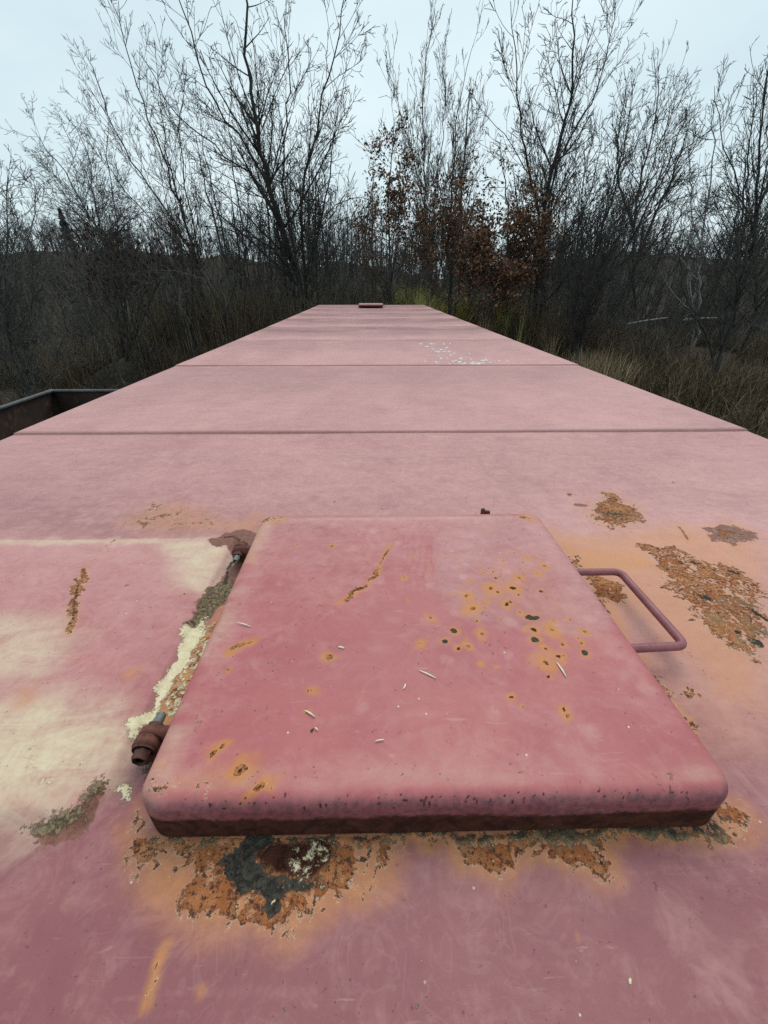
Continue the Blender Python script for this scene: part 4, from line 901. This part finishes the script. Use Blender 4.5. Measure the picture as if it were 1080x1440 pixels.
hero('pale_crowned_tree', 'grey brown tree with rounded lacy crown standing alone above the hillside wood', (-18.27,34), [
  ([(-18.15,34,6.58),(-18.39,34,7.93),(-18.95,34,9.49),(-19.51,34,11.14),(-20.3,34,12.35),(-20.71,34,13.19)], 0.14, 0.02),
  ([(-18.12,34,6.67),(-18.47,34.5,8.58),(-18.4,34.8,10.18),(-18.14,35,11.88),(-18.75,35.2,13.5),(-19.07,35.3,14.03)], 0.12, 0.02),
  ([(-18.08,33.4,8.27),(-18.73,33,8.79),(-19.73,32.6,9.29),(-20.24,32.2,10.11),(-20.42,32,10.93)], 0.07, 0.015),
  ([(-17.85,34,6.58),(-16.79,33.5,8.09),(-16.46,33.3,9.58),(-16.22,33.1,11.16),(-15.87,33,12.64)], 0.10, 0.02),
  ([(-16.96,33.4,7.68),(-15.76,33,8.35),(-14.56,32.7,8.84),(-13.37,32.5,8.75)], 0.06, 0.015)],
  103, GR, 0.0085, per=(2.74, 2.89, 3.11, 3.8), lenf=(0.43, 0.53, 0.55, 0.60), ang=(45, 45, 50, 33), up=(0.3, 0.3, 0.1, 0.2))
hero('crooked_tree', 'crooked bare tree with twisted grey branches rising behind the gondola', (-10.45,13), [
  ([(-10.61,13,2.98),(-10.25,13,4.11),(-9.88,13,5.14),(-9.79,13,5.94),(-9.64,13,6.68),(-9.16,13,7.51)], 0.09, 0.015),
  ([(-10.21,13,4.11),(-9.98,13.5,4.81),(-9.69,13.8,5.64),(-9.45,14,6.11),(-9.2,14.2,6.69),(-9.17,14.3,7.15)], 0.05, 0.010),
  ([(-10.22,13,4.29),(-9.87,12.6,4.81),(-9.13,12.4,5.59),(-8.67,12.2,6.15),(-8.42,12,6.67),(-8.18,12,6.95)], 0.05, 0.010),
  ([(-10.37,13,3.56),(-9.26,12.5,4.14),(-8.41,12.2,4.81),(-7.63,12,5.12),(-6.97,11.8,5.18)], 0.04, 0.008)],
  104, GR, 0.005, per=(3.53, 4.20, 4.88, 3.8), lenf=(0.43, 0.51, 0.51, 0.60), wob=0.2)
hero('slender_tree', 'pair of slender grey saplings with narrow upright crowns behind the brown leaved oaks', (3.89,27), [
  ([(3.34,27,4.44),(3.1,27,7.18),(2.88,27,9.63),(2.6,27,12.09),(2.7,27,14.07),(2.82,27,15.32)], 0.09, 0.012),
  ([(3.4,27,4.8),(3.52,27.4,7.54),(3.66,27.6,10.32),(3.86,27.8,12.84),(3.52,28,14.89)], 0.06, 0.010),
  ([(3.01,26.7,8.09),(2.34,26.5,9.82),(1.56,26.3,11.65),(1.07,26.1,13.52),(0.84,26,14.16)], 0.05, 0.010),
  ([(4.75,27,4.44),(4.5,27,7.18),(4.24,27,9.34),(4.3,27,11.84),(4.69,27,14.08),(5.01,27,14.77)], 0.08, 0.010),
  ([(4.38,27,8.13),(4.84,27.4,10),(5.36,27.6,11.73),(5.68,27.8,13.62)], 0.045, 0.008)],
  105, GR, 0.0075, per=(3.21, 3.14, 3.32, 3.8), lenf=(0.28, 0.45, 0.47, 0.60), ang=(26, 30, 38, 33), up=(1.0, 0.8, 0.5, 0.2))
hero('forked_tree', 'tall dark forked bare tree behind the brown leaved oaks', (6.86,18), [
  ([(6.83,18,3.82),(6.54,18,5.28),(6.18,18,6.83),(6.25,18,8.05),(6.4,18,9.17),(6.49,18,10.21),(6.32,18,11.33),(6.04,18,12.36)], 0.15, 0.02),
  ([(6.28,18,8.34),(6.88,18.6,9.22),(7.58,19,10.16),(7.96,19.3,11.3),(8.01,19.5,12.37),(8.01,19.6,12.89)], 0.07, 0.012),
  ([(6.23,18,6.62),(5.56,17.5,7.57),(4.89,17.2,8.8),(4.48,17,9.9),(4.13,16.8,10.88),(3.89,16.7,11.67)], 0.08, 0.012),
  ([(6.32,18,6.41),(6.43,17.4,6.97),(6.78,17,7.69),(7.06,16.7,8.35),(7.17,16.5,8.82)], 0.06, 0.012),
  ([(6.69,18,4.81),(7.07,18.5,5.77),(7.54,18.8,6.7),(8.38,19,7.6),(8.94,19.2,8.27)], 0.06, 0.012),
  ([(6.23,18.4,7.09),(5.66,18.8,8.39),(4.85,19.2,9.45),(4.27,19.4,9.97),(3.84,19.6,10.15)], 0.05, 0.010)],
  106, DK, 0.0065, per=(2.42, 3.30, 3.98, 3.8), lenf=(0.38, 0.47, 0.53, 0.60), up=(0.7, 0.5, 0.2, 0.2))
hero('fanned_tree', 'many stemmed bare tree fanning out over the bank beside the boxcar', (6.24,13), [
  ([(6.15,13,3.05),(5.85,13,4.29),(5.63,13,5.49),(5.42,13,6.58),(5.22,13,7.84)], 0.055, 0.010),
  ([(6.21,13,3.05),(6.26,13.4,4.46),(6.36,13.7,5.7),(6.64,14,6.72),(6.78,14.2,7.98),(6.72,14.4,9.28)], 0.065, 0.010),
  ([(6.23,13,3.05),(6.08,12.7,4.3),(6.21,12.4,5.15),(6.45,12.1,5.9),(6.75,11.8,6.56),(6.89,11.5,7.21),(6.93,11.3,7.57)], 0.065, 0.010),
  ([(6.15,13,3.73),(6.41,13.2,4.73),(7.07,13.3,5.42),(7.95,13.5,5.86),(8.76,13.7,6.2),(9.41,13.9,6.71)], 0.05, 0.009),
  ([(6.12,13,3.54),(6.5,13.7,5),(7.07,14,5.89),(7.64,14.3,7.08),(7.93,14.6,8.37),(8.05,14.8,9.13)], 0.055, 0.010),
  ([(6.03,13,3.54),(5.66,13.4,4.82),(5.63,13.6,5.86),(5.99,13.8,7.3),(5.96,14,8.35)], 0.05, 0.010),
  ([(6.12,13,3.35),(5.68,12.2,4.49),(5.66,11.9,5.59),(5.89,11.6,6.26),(6.15,11.4,7.12)], 0.05, 0.009),
  ([(6.16,13,3.54),(6.84,13.5,4.45),(7.89,13.8,5),(9.05,14.1,5.28)], 0.04, 0.008)],
  107, DK, 0.0050, per=(4.19, 4.46, 4.88, 3.8), lenf=(0.36, 0.45, 0.47, 0.60), up=(0.6, 0.4, 0.2, 0.2))
hero('birch_tree', 'pale barked slender tree standing behind the leaf covered mound', (15.52,21), [
  ([(15.54,21,2.68),(15.01,21,4.24),(14.54,21,5.64),(14.13,21,7.18),(13.94,21,8.15),(13.55,21,9.71),(12.94,21,10.94)], 0.085, 0.015),
  ([(15.38,21,2.74),(14.96,21.3,4.23),(14.33,21.5,5.93),(14.01,21.7,7.52),(13.23,21.9,9.46),(12.63,22,10.81)], 0.06, 0.012)],
  108, PA, 0.0065, per=(2.74, 3.42, 3.76, 3.8), lenf=(0.28, 0.45, 0.47, 0.60), up=(0.6, 0.5, 0.3, 0.2))
hero('vee_tree', 'dark bare tree forking low into a wide vee on the leaf covered mound', (8.98,11), [
  ([(8.95,11,2.79),(8.49,11,3.57),(7.98,11,4.06),(7.43,11,4.67),(6.96,11,5.53),(6.85,11,6.19)], 0.055, 0.009),
  ([(8.98,11,2.79),(9.14,11.4,3.52),(9.18,11.7,4.5),(9.11,12,5.75),(8.88,12.2,7.03),(8.71,12.4,8.09),(8.64,12.5,8.71)], 0.065, 0.010),
  ([(8.91,11,3.06),(8.54,10.6,4.09),(8.23,10.4,4.96),(7.92,10.2,5.86),(7.57,10,6.74),(7.18,9.8,7.5)], 0.055, 0.009),
  ([(9.1,11.6,4.35),(8.68,11.9,5.06),(8.35,12.2,5.53),(8.01,12.5,5.78)], 0.03, 0.008),
  ([(9.14,11.6,4.51),(9.03,11.2,5.05),(9.1,10.8,5.25)], 0.03, 0.008)],
  109, DK, 0.0046, per=(3.53, 4.20, 4.66, 3.8), lenf=(0.38, 0.47, 0.50, 0.60), up=(0.5, 0.4, 0.2, 0.2))
hero('edge_tree', 'tall bare tree with steep forked limbs behind the low vee shaped tree', (14.55,17), [
  ([(14.58,17,3.88),(13.67,17,5.7),(12.89,17,7.33),(12.42,17,8.79),(12.04,17,10.11),(11.7,17,11.01)], 0.10, 0.015),
  ([(13.39,17,6.34),(12.62,17.4,7.58),(11.9,17.7,8.67),(11.46,18,9.73),(11.19,18.2,10.47)], 0.06, 0.010),
  ([(13.12,17,6.94),(12.92,16.6,7.83),(12.75,16.3,8.8),(12.12,16,9.95)], 0.06, 0.010)],
  110, DK, 0.0060, per=(2.74, 3.42, 3.98, 3.8), lenf=(0.38, 0.47, 0.50, 0.60), up=(0.8, 0.5, 0.3, 0.2))
hero('arching_tree', 'bare tree with long limbs arching outward above the fan shaped tree', (14.18,24), [
  ([(14.1,24,3.49),(13.13,24,6.05),(12.6,24,8.34),(12.62,24,10.39),(12.4,24,12.03),(12.18,24,13.11)], 0.11, 0.015),
  ([(12.93,24,6.94),(13.64,24.5,8.69),(14.51,24.8,10.2),(15.57,25,10.89),(16.45,25.2,11.57)], 0.07, 0.012),
  ([(12.84,24,7.23),(11.36,23.5,8.79),(10.67,23.2,10.43),(10.55,23,11.72),(10.25,23,12.55)], 0.07, 0.012),
  ([(12.77,24,7.79),(14.06,24.8,9.55),(14.51,25.1,11.41),(14.7,25.3,12.43)], 0.06, 0.010)],
  111, DB, 0.0070, per=(2.74, 3.14, 3.76, 3.8), lenf=(0.36, 0.47, 0.50, 0.60), up=(0.8, 0.5, 0.3, 0.2))
hero('drooping_snag', 'pale dead limb drooping out of the thicket in front of the sumac', (-4.71,14), [
  ([(-4.57,14,3.25),(-4.52,14,4.25),(-4.73,14,4.9),(-5.39,14,5.12),(-6.03,14,5.21),(-6.53,14,5.15),(-7.06,14,5.03)], 0.022, 0.007),
  ([(-5.82,14,5.19),(-6,13.7,4.95),(-6.38,13.6,4.88),(-6.68,13.5,4.63),(-6.84,13.5,4.36)], 0.018, 0.006),
  ([(-5.88,13.7,5.09),(-6.03,13.6,4.81),(-6.27,13.5,4.49)], 0.016, 0.006)],
  112, (M_barkg, M_twigg), 0.0045, per=(2.57, 2.62, 2.21, 3.8), lenf=(0.18, 0.40, 0.45, 0.60), levels=2, up=(-0.3, -0.2, 0, 0.2), t0=0.5)
# oaks that keep their brown leaves
def oak(label, base, stems, seed, blobs, Y, nleaf):
    t, tips = hero('oak_tree', label, base, stems, seed, DB, 0.006, 'oaks that keep their dead leaves', per=(3.53, 4.20, 4.43, 3.8), lenf=(0.45, 0.47, 0.51, 0.60), ang=(62, 45, 45, 33), up=(0.2, 0.1, 0, 0.2))
    rg = np.random.default_rng(seed+500); o = np.array(t.location)
    P = tips[:, 1:].reshape(-1, 3); wgt = np.zeros(len(P))
    for (c, r) in blobs:
        wgt += np.exp(-((P + o - np.array(c))**2 / np.array([r, r*1.3, r*0.8])**2).sum(1)*0.8)
    wgt *= smooth(0.30, 0.62, fbm(P[:, 0]+P[:, 1]*0.5, P[:, 2], 2.4, 3, seed)) + 0.12
    k = rg.choice(len(P), nleaf, p=wgt/wgt.sum())
    me = leaves_mesh(P[k] + rg.normal(0, 0.10, (nleaf, 3)), rg, 0.105, M_leaf)
    l = link_obj('dead_leaves', me); l.parent = t; tag(l, 'curled russet brown dead leaves', kind='stuff')
oak('young oak with sparse brown leaves nearest the thick trunked tree', (0.73,18), [
  ([(0.79,18,4.2),(0.7,18,5.96),(0.63,18,7.43),(0.76,18,8.59),(0.84,18,9.58)], 0.07, 0.012),
  ([(0.72,18,4.81),(1.04,18.5,6.21),(1.19,18.8,7.55),(1.31,19,8.81)], 0.05, 0.010)], 121,
  list(zip([(0.77,18,8.22),(1,18,6.82),(1.79,18,6.4),(0.85,18,8.96),(0.48,18,7.23)], (.8, 1.1, .9, .6, .7))), 18, 3800)
oak('straight young oak with clumps of brown leaves between two leafier oaks', (2.93,17), [
  ([(2.95,17,4.17),(2.82,17,5.69),(2.74,17,7.1),(2.67,17,8.39),(2.52,17,9.08)], 0.06, 0.012),
  ([(2.85,17,5.25),(2.41,16.6,6.28),(2.35,16.4,7.21),(2.4,16.2,7.89)], 0.04, 0.010)], 122,
  list(zip([(2.75,17,8.04),(2.57,17,7.39),(2.89,17,6.51),(2.23,17,6.21),(3.2,17,5.9)], (.6, .7, .7, .6, .8))), 17, 3000)
oak('leafiest oak with dense russet leaves down to the weeds beside the roof end', (4.72,16), [
  ([(4.75,16,3.94),(4.6,16,5.23),(4.44,16,6.61),(4.09,16,7.68),(3.91,16,8.36)], 0.07, 0.012),
  ([(4.68,16,4.38),(3.9,15.5,5.22),(3.3,15.2,5.79),(2.91,15,6.14)], 0.05, 0.010),
  ([(4.64,16,4.81),(4.96,16.4,5.86),(5.05,16.6,6.87),(4.99,16.8,7.83)], 0.05, 0.010),
  ([(4.7,16,4.27),(3.87,15.2,4.81),(3.26,14.8,4.97),(2.68,14.5,5.04)], 0.04, 0.008)], 123,
  list(zip([(4.03,16,5.23),(4.68,16,5.64),(3.28,16,5.44),(4.45,16,6.79),(3.94,16,7.51),(4.9,16,6.42),(3.66,16,6.23),(3,16,5.93)], (1.1, 1.0, 1.0, .9, .7, .7, .8, .8))), 16, 9500)
# ------------------------------------------------------------------ sumac with dark seed heads
def sumac_data(seed):
    rg = np.random.default_rng(seed); stems = []
    for k in range(7):
        a = rg.uniform(0, 6.28); l = rg.uniform(3.2, 4.6); s = rg.uniform(0.25, 0.6); p = [np.array([0.3*math.cos(a), 0.3*math.sin(a), 0.0])]
        d = np.array([s*math.cos(a), s*math.sin(a), 1.0])
        for j in range(6): d = d + rg.normal(0, 0.12, 3); d /= np.linalg.norm(d); p.append(p[-1] + d*l/6)
        stems.append((p, 0.032, 0.012))
    P0 = np.stack([resample(s[0], 12) for s in stems]); R0 = np.stack([np.linspace(s[1], s[2], 12) for s in stems])
    C, R = spawn(P0, R0, rg, 1.3, 0.45, 0.30, 36, 0.8, 6, 0.7, 0.010, 0.5, 0.10)
    D, RD = spawn(C, R, rg, 1.6, 0.3, 0.5, 34, 0.9, 5, 0.75, 0.009, 0.3, 0.10)
    E_, RE = spawn(D, RD, rg, 1.5, 0.4, 0.5, 34, 0.8, 4, 0.8, 0.008, 0.2, 0.10)
    wood = tubes(P0, R0, 6); tw = merge([tubes(C, R, 4), tubes(D, RD, 3), tubes(E_, RE, 3)])
    tip = np.concatenate([P0[:, -1], C[:, -1], D[:, -1], E_[:, -1]]); tip = tip[rg.uniform(size=len(tip)) < 0.42]
    ax = rg.normal(0, 0.25, (len(tip), 3)) + np.array([0, 0, 1.0]); ax /= np.linalg.norm(ax, axis=1, keepdims=True)
    t = np.array([0, 0.12, 0.4, 0.75, 1.0]); CP = tip[:, None, :] + ax[:, None, :]*t[None, :, None]*0.15
    heads = tubes(CP, np.tile(np.array([0.010, 0.026, 0.032, 0.022, 0.004]), (len(tip), 1))*rg.uniform(0.7, 1.2, (len(tip), 1)), 6)
    return [make_mesh(n, d[0], d[1], m) for n, d, m in (('stems', wood, M_bark), ('branches', tw, M_twigb), ('seed_heads', heads, M_sumac))]
def place(name, label, cat, group, meshes, names, loc, rz, sc):
    t = bpy.data.objects.new(name, None); COL.objects.link(t); t.empty_display_size = 0.2
    t.location = loc; t.rotation_euler = (0, 0, rz); t.scale = (sc, sc, sc); tag(t, label, cat, group)
    for n, me in zip(names, meshes):
        o = bpy.data.objects.new(n, me); COL.objects.link(o); o.parent = t
        if n in ('branches', 'twigs', 'seed_heads'): o['kind'] = 'stuff'
    return t
sm = [sumac_data(200+k) for k in range(3)]
for k, (x, y, sc) in enumerate(((-7.8, 15.0, 1.12), (-6.8, 15.6, 1.15), (-8.8, 15.4, 1.05), (-5.8, 16.6, 1.05), (-7.4, 17.0, 1.2), (-9.4, 16.6, 1.1), (-4.9, 17.2, 0.95), (-6.4, 13.8, 0.95), (-8.2, 13.6, 0.95))):
    place('sumac_shrub', ('crowded', 'spreading', 'upright')[k % 3] + ' bare sumac tipped with dark red brown seed heads beyond the gondola', 'shrub', 'sumac thicket beyond the gondola', sm[k % 3], ('stems', 'branches', 'seed_heads'),
          (x, y, float(terrain(x, y))-0.05), k*1.9, sc*0.80)

# ------------------------------------------------------------------ thickets of bare shrubs
def shrub_data(seed, n, h, mats, spread=0.5):
    rg = np.random.default_rng(seed); stems = []
    for k in range(n):
        a = rg.uniform(0, 6.28); l = h*rg.uniform(0.6, 1.1); s = rg.uniform(0.1, spread); p = [np.array([0.35*math.cos(a)*rg.uniform(), 0.35*math.sin(a)*rg.uniform(), 0.0])]
        d = np.array([s*math.cos(a), s*math.sin(a), 1.0])
        for j in range(6):
            d = d + rg.normal(0, 0.16, 3) + np.array([0, 0, -0.04*j*spread]); d /= np.linalg.norm(d); p.append(p[-1] + d*l/6)
        stems.append((p, 0.020*rg.uniform(0.7, 1.4), 0.006))
    w, t, _ = grow(stems, rg, per=(2.8, 3.4, 3.8), lenf=(0.38, 0.48, 0.5), ang=(42, 46, 48), up=(0.3, 0.2, 0.1), rmin=0.0052, levels=3, t0=0.12, wob=0.16)
    return [make_mesh('stems', w[0], w[1], mats[0]), make_mesh('twigs', t[0], t[1], mats[1])]
shr = [shrub_data(301, 8, 3.0, (M_bark, M_twig)), shrub_data(302, 9, 2.6, (M_bark, M_twigb), 0.8), shrub_data(303, 7, 3.6, (M_barkg, M_twigb)), shrub_data(304, 8, 2.4, (M_barkg, M_twigg), 1.0)]
rg = np.random.default_rng(77)
areas = [('bare shrub in the dense thicket beyond the gondola', 'thicket beyond the gondola', 95, (-32, -7.4), (7.5, 36)),
         ('bare shrub in the thicket across the end of the boxcar', 'thicket across the end of the boxcar', 75, (-8.0, 7.5), (15.5, 32)),
         ('bare shrub in the brush on the bank along the boxcar', 'brush on the bank along the boxcar', 95, (5.6, 32), (8.5, 36))]
kinds = ('upright dark twigged ', 'spreading brown twigged ', 'tall brown twigged grey stemmed ', 'low spreading pale grey ')
for lab, grp, n, (xa, xb), (ya, yb) in areas:
    for k in range(n):
        for _ in range(20):
            x, y = rg.uniform(xa, xb), ya + (yb-ya)*rg.uniform()**1.2
            if abs(x) < 0.95*y + 7: break
        sc = rg.uniform(0.7, 1.15)
        if x > 4 and y < 15: sc *= 0.62
        if x < -5 and y < 13: sc *= 0.85
        if (0.3 < x < 6.5 and y < 19.5) or (3 < x < 7 and y < 13): continue
        kk = rg.integers(4)
        place('shrub', kinds[kk] + lab, 'shrub', grp, shr[kk], ('stems', 'twigs'), (x, y, float(terrain(x, y))-0.06), rg.uniform(0, 6.28), sc)

# ------------------------------------------------------------------ trees further back
def generic(seed, h, n, mats, lean=0.12):
    rg = np.random.default_rng(seed); stems = []
    for k in range(n):
        a = rg.uniform(0, 6.28); d = np.array([lean*math.cos(a)*(k > 0)*2.2, lean*math.sin(a)*(k > 0)*2.2, 1.0]); p = [np.array([0.1*math.cos(a)*(k > 0), 0.1*math.sin(a)*(k > 0), 0])]
        l = h*rg.uniform(0.75, 1.05)
        for j in range(8): d = d + rg.normal(0, 0.06, 3); d /= np.linalg.norm(d); p.append(p[-1] + d*l/8)
        stems.append((p, 0.11*h/10*(1 if k == 0 else 0.7), 0.014))
    w, t, _ = grow(stems, rg, per=(1.8, 2.4, 2.8), lenf=(0.32, 0.44, 0.48), ang=(40, 42, 45), up=(0.8, 0.5, 0.3), rmin=0.0095, levels=3, t0=0.25)
    return [make_mesh('trunk', w[0], w[1], mats[0]), make_mesh('branches', t[0], t[1], mats[1])]
gen = [generic(401, 9.5, 2, DK), generic(402, 10.5, 1, DB), generic(403, 8.5, 3, GR), generic(404, 10, 2, DB), generic(405, 9, 1, PA)]
zones = [('bare tree in the wood on the slope beyond the gondola', 'wood on the slope beyond the gondola', 30, (-40, -11), (26, 52), 0.62),
         ('bare tree in the wood behind the end of the boxcar', 'wood behind the end of the boxcar', 34, (-11, 12), (24, 50), 0.85),
         ('bare tree in the wood behind the grassy bank', 'wood behind the grassy bank', 40, (12, 42), (22, 50), 0.85)]
tkinds = ('dark twin stemmed ', 'dark single stemmed ', 'grey three stemmed ', 'brown twin stemmed ', 'pale barked single stemmed ')
for lab, grp, n, (xa, xb), (ya, yb), s0 in zones:
    for k in range(n):
        for _ in range(20):
            x, y = rg.uniform(xa, xb), rg.uniform(ya, yb)
            if abs(x) < 0.95*y + 5: break
        j = rg.integers(5) if rg.uniform() < 0.75 else rg.integers(2)
        place('bare_tree', tkinds[j] + lab, 'tree', grp, gen[j], ('trunk', 'branches'), (x, y, float(terrain(x, y))-0.08), rg.uniform(0, 6.28), s0*rg.uniform(0.8, 1.15))

# far wood: one mass on the hillsides
parts = []
fx = []
for k in range(820):
    y = 42 + 95*rg.uniform()**0.8; x = rg.uniform(-1.05, 1.1)*y
    fx.append((x, y))
fx = np.array(fx); fz = terrain(fx[:, 0], fx[:, 1])
P0 = []; R0 = []
for (x, y), z in zip(fx, fz):
    an = x/y; hf = 0.62 + 0.75*float(fbm(np.array(an*1.0+5), np.array(y*0.01), 5.5, 2, 91)); h = rg.uniform(5.5, 9.0) * hf * (0.8 if an < -0.45 else 1.0); l = rg.normal(0, 0.05, 2)
    t = np.linspace(0, 1, 6)[:, None]; P0.append(np.array([x, y, z-0.2]) + t*np.array([l[0]*h, l[1]*h, h]) + rg.normal(0, 0.06, (6, 3))*t); R0.append(np.linspace(0.085, 0.02, 6))
P0, R0 = np.array(P0), np.array(R0)
C, R = spawn(P0, R0, rg, 2.3, 0.15, 0.46, 52, 0.7, 3, 0.45, 0.018)
D, RD = spawn(C, R, rg, 2.1, 0.2, 0.45, 44, 0.5, 2, 0.6, 0.013)
sy = 26 + 75*rg.uniform(size=1150)**1.1; sx = rg.uniform(-1.05, 1.1, 1150)*sy; sz = terrain(sx, sy)
S0 = np.stack([sx, sy, sz-0.1], -1)[:, None, :] + np.linspace(0, 1, 3)[None, :, None]*(rg.normal(0, 0.35, (1150, 1, 3)) + np.array([0, 0, 1.0])*rg.uniform(2.2, 4.8, (1150, 1, 1)))
SR = np.tile(np.linspace(0.045, 0.02, 3), (1150, 1))
SC, SCR = spawn(S0, SR, rg, 2.6, 0.05, 0.5, 36, 0.8, 3, 0.6, 0.016)
SD, SDR = spawn(SC, SCR, rg, 1.5, 0.2, 0.55, 42, 0.5, 2, 0.7, 0.013)
v, q = merge([tubes(P0, R0, 4), tubes(C, R, 3), tubes(D, RD, 3), tubes(S0, SR, 3), tubes(SC, SCR, 3), tubes(SD, SDR, 3)])
tag(link_obj('far_wood', make_mesh('far_wood', v, q, M_far)), 'far bare wood covering the hillsides behind the near trees', 'wood', kind='stuff')

# a small evergreen on the far slope
ex, ey = (-57.3,95)
ez = float(terrain(ex, ey)); t = thing('evergreen_tree', 'single dark evergreen standing out of the far hillside wood', 'tree', (ex, ey, ez)); ABS.pop(t.name, None); t.scale = (0.72,)*3
v, q = tubes(np.array([[[0, 0, -0.2], [0, 0, 4], [0, 0, 9.4]]], float), np.array([[0.2, 0.13, 0.03]]), 8)
o = link_obj('trunk', make_mesh('trunk', v, q, M_bark)); o.parent = t
n = 5200; hh = rg.uniform(0, 1, n)**0.8; rr = (1-hh)*2.6*np.sqrt(rg.uniform(0.1, 1, n))*(0.75+0.35*np.sin(hh*40)); a = rg.uniform(0, 6.28, n)
o = link_obj('crown', leaves_mesh(np.stack([rr*np.cos(a), rr*np.sin(a), 1.2+hh*8.6-rr*0.25], -1), rg, 0.42, M_ever, 0.5)); o.parent = t

# ------------------------------------------------------------------ grasses, weeds, fallen leaves
def scatter(n, xa, xb, ya, yb, clump=0.0, seed=0, keep=None):
    r = np.random.default_rng(seed); x = r.uniform(xa, xb, n*3); y = r.uniform(ya, yb, n*3)
    ok = np.abs(x) < 1.0*y + 5
    if clump: ok &= fbm(x, y, clump, 3, seed) > 0.47
    if keep is not None: ok &= keep(x, y)
    x, y = x[ok][:n], y[ok][:n]; return x, y, terrain(x, y) - 0.03, r
x, y, z, r = scatter(6000, 0.9, 5.0, 14.6, 18.5, 0.5, 1)
tag(link_obj('yellow_green_grass', blades_mesh('yellow_green_grass', x, y, z, r, 1.9, 0.024, 0.26, M_grass)), 'tall yellow green grass growing at the end of the boxcar roof', 'grass', kind='stuff')
x, y, z, r = scatter(4200, 3.6, 6.0, 9.5, 15.5, 0.6, 2)
tag(link_obj('tan_grass', blades_mesh('tan_grass', x, y, z, r, 1.15, 0.016, 0.35, M_tan)), 'dry tan grass standing along the side of the boxcar', 'grass', kind='stuff')
x, y, z, r = scatter(22000, 4.0, 26, 4, 26, 0.30, 3)
tag(link_obj('brown_weeds', blades_mesh('brown_weeds', x, y, z, r, 1.0, 0.020, 0.5, M_weed)), 'brown and olive dead weeds matted over the bank', 'weeds', kind='stuff')
x, y, z, r = scatter(9000, 4.6, 15, 2.5, 13, 0.0, 13)
tag(link_obj('matted_weeds', blades_mesh('matted_weeds', x, y, z, r, 0.8, 0.018, 0.6, M_weed)), 'matted brown weeds on the near shoulder of the bank', 'weeds', kind='stuff')
x, y, z, r = scatter(11000, -24, -7.2, 6, 28, 0.30, 4)
tag(link_obj('thicket_grass', blades_mesh('thicket_grass', x, y, z, r, 1.3, 0.022, 0.45, M_weed)), 'brown dead grass between the shrubs beyond the gondola', 'grass', kind='stuff')
x, y, z, r = scatter(10000, -8, 8, 14.5, 28, 0.30, 5)
tag(link_obj('undergrowth', blades_mesh('undergrowth', x, y, z, r, 1.7, 0.022, 0.35, M_weed)), 'brown stalky undergrowth beneath the trees past the roof end', 'undergrowth', kind='stuff')
x, y, z, r = scatter(18000, 4.5, 26, 5, 30, 0.22, 6)
me = leaves_mesh(np.stack([x, y, z + 0.05 + r.uniform(0, 0.06, len(x))], -1), r, 0.10, M_litter, 0.0)
tag(link_obj('fallen_leaves', me), 'fallen brown leaves covering the mound and bank', 'leaves', kind='stuff')
# low shoots close to the left of the roof and pale fallen logs on the bank
for k, (pts, r0, lab) in enumerate((([(11.97,21,3.17),(12.77,21,3.32),(13.84,21,3.45)], 0.04, 'pale fallen log lying in front of the slender pale barked tree'),
                                    ([(13.21,19,3.5),(13.95,19,3.55),(14.77,19,3.58)], 0.05, 'thicker pale fallen log lying beside the leaf covered mound'))):
    P = resample(pts, 8); P[:, 2] = np.maximum(P[:, 2], terrain(P[:, 0], P[:, 1]) + 0.04)
    v, q = tubes(P[None], np.linspace(r0, r0*0.6, 8)[None], 8)
    tag(link_obj('fallen_log', make_mesh('fallen_log', v, q, M_barkp)), lab, 'log', 'fallen logs on the bank')
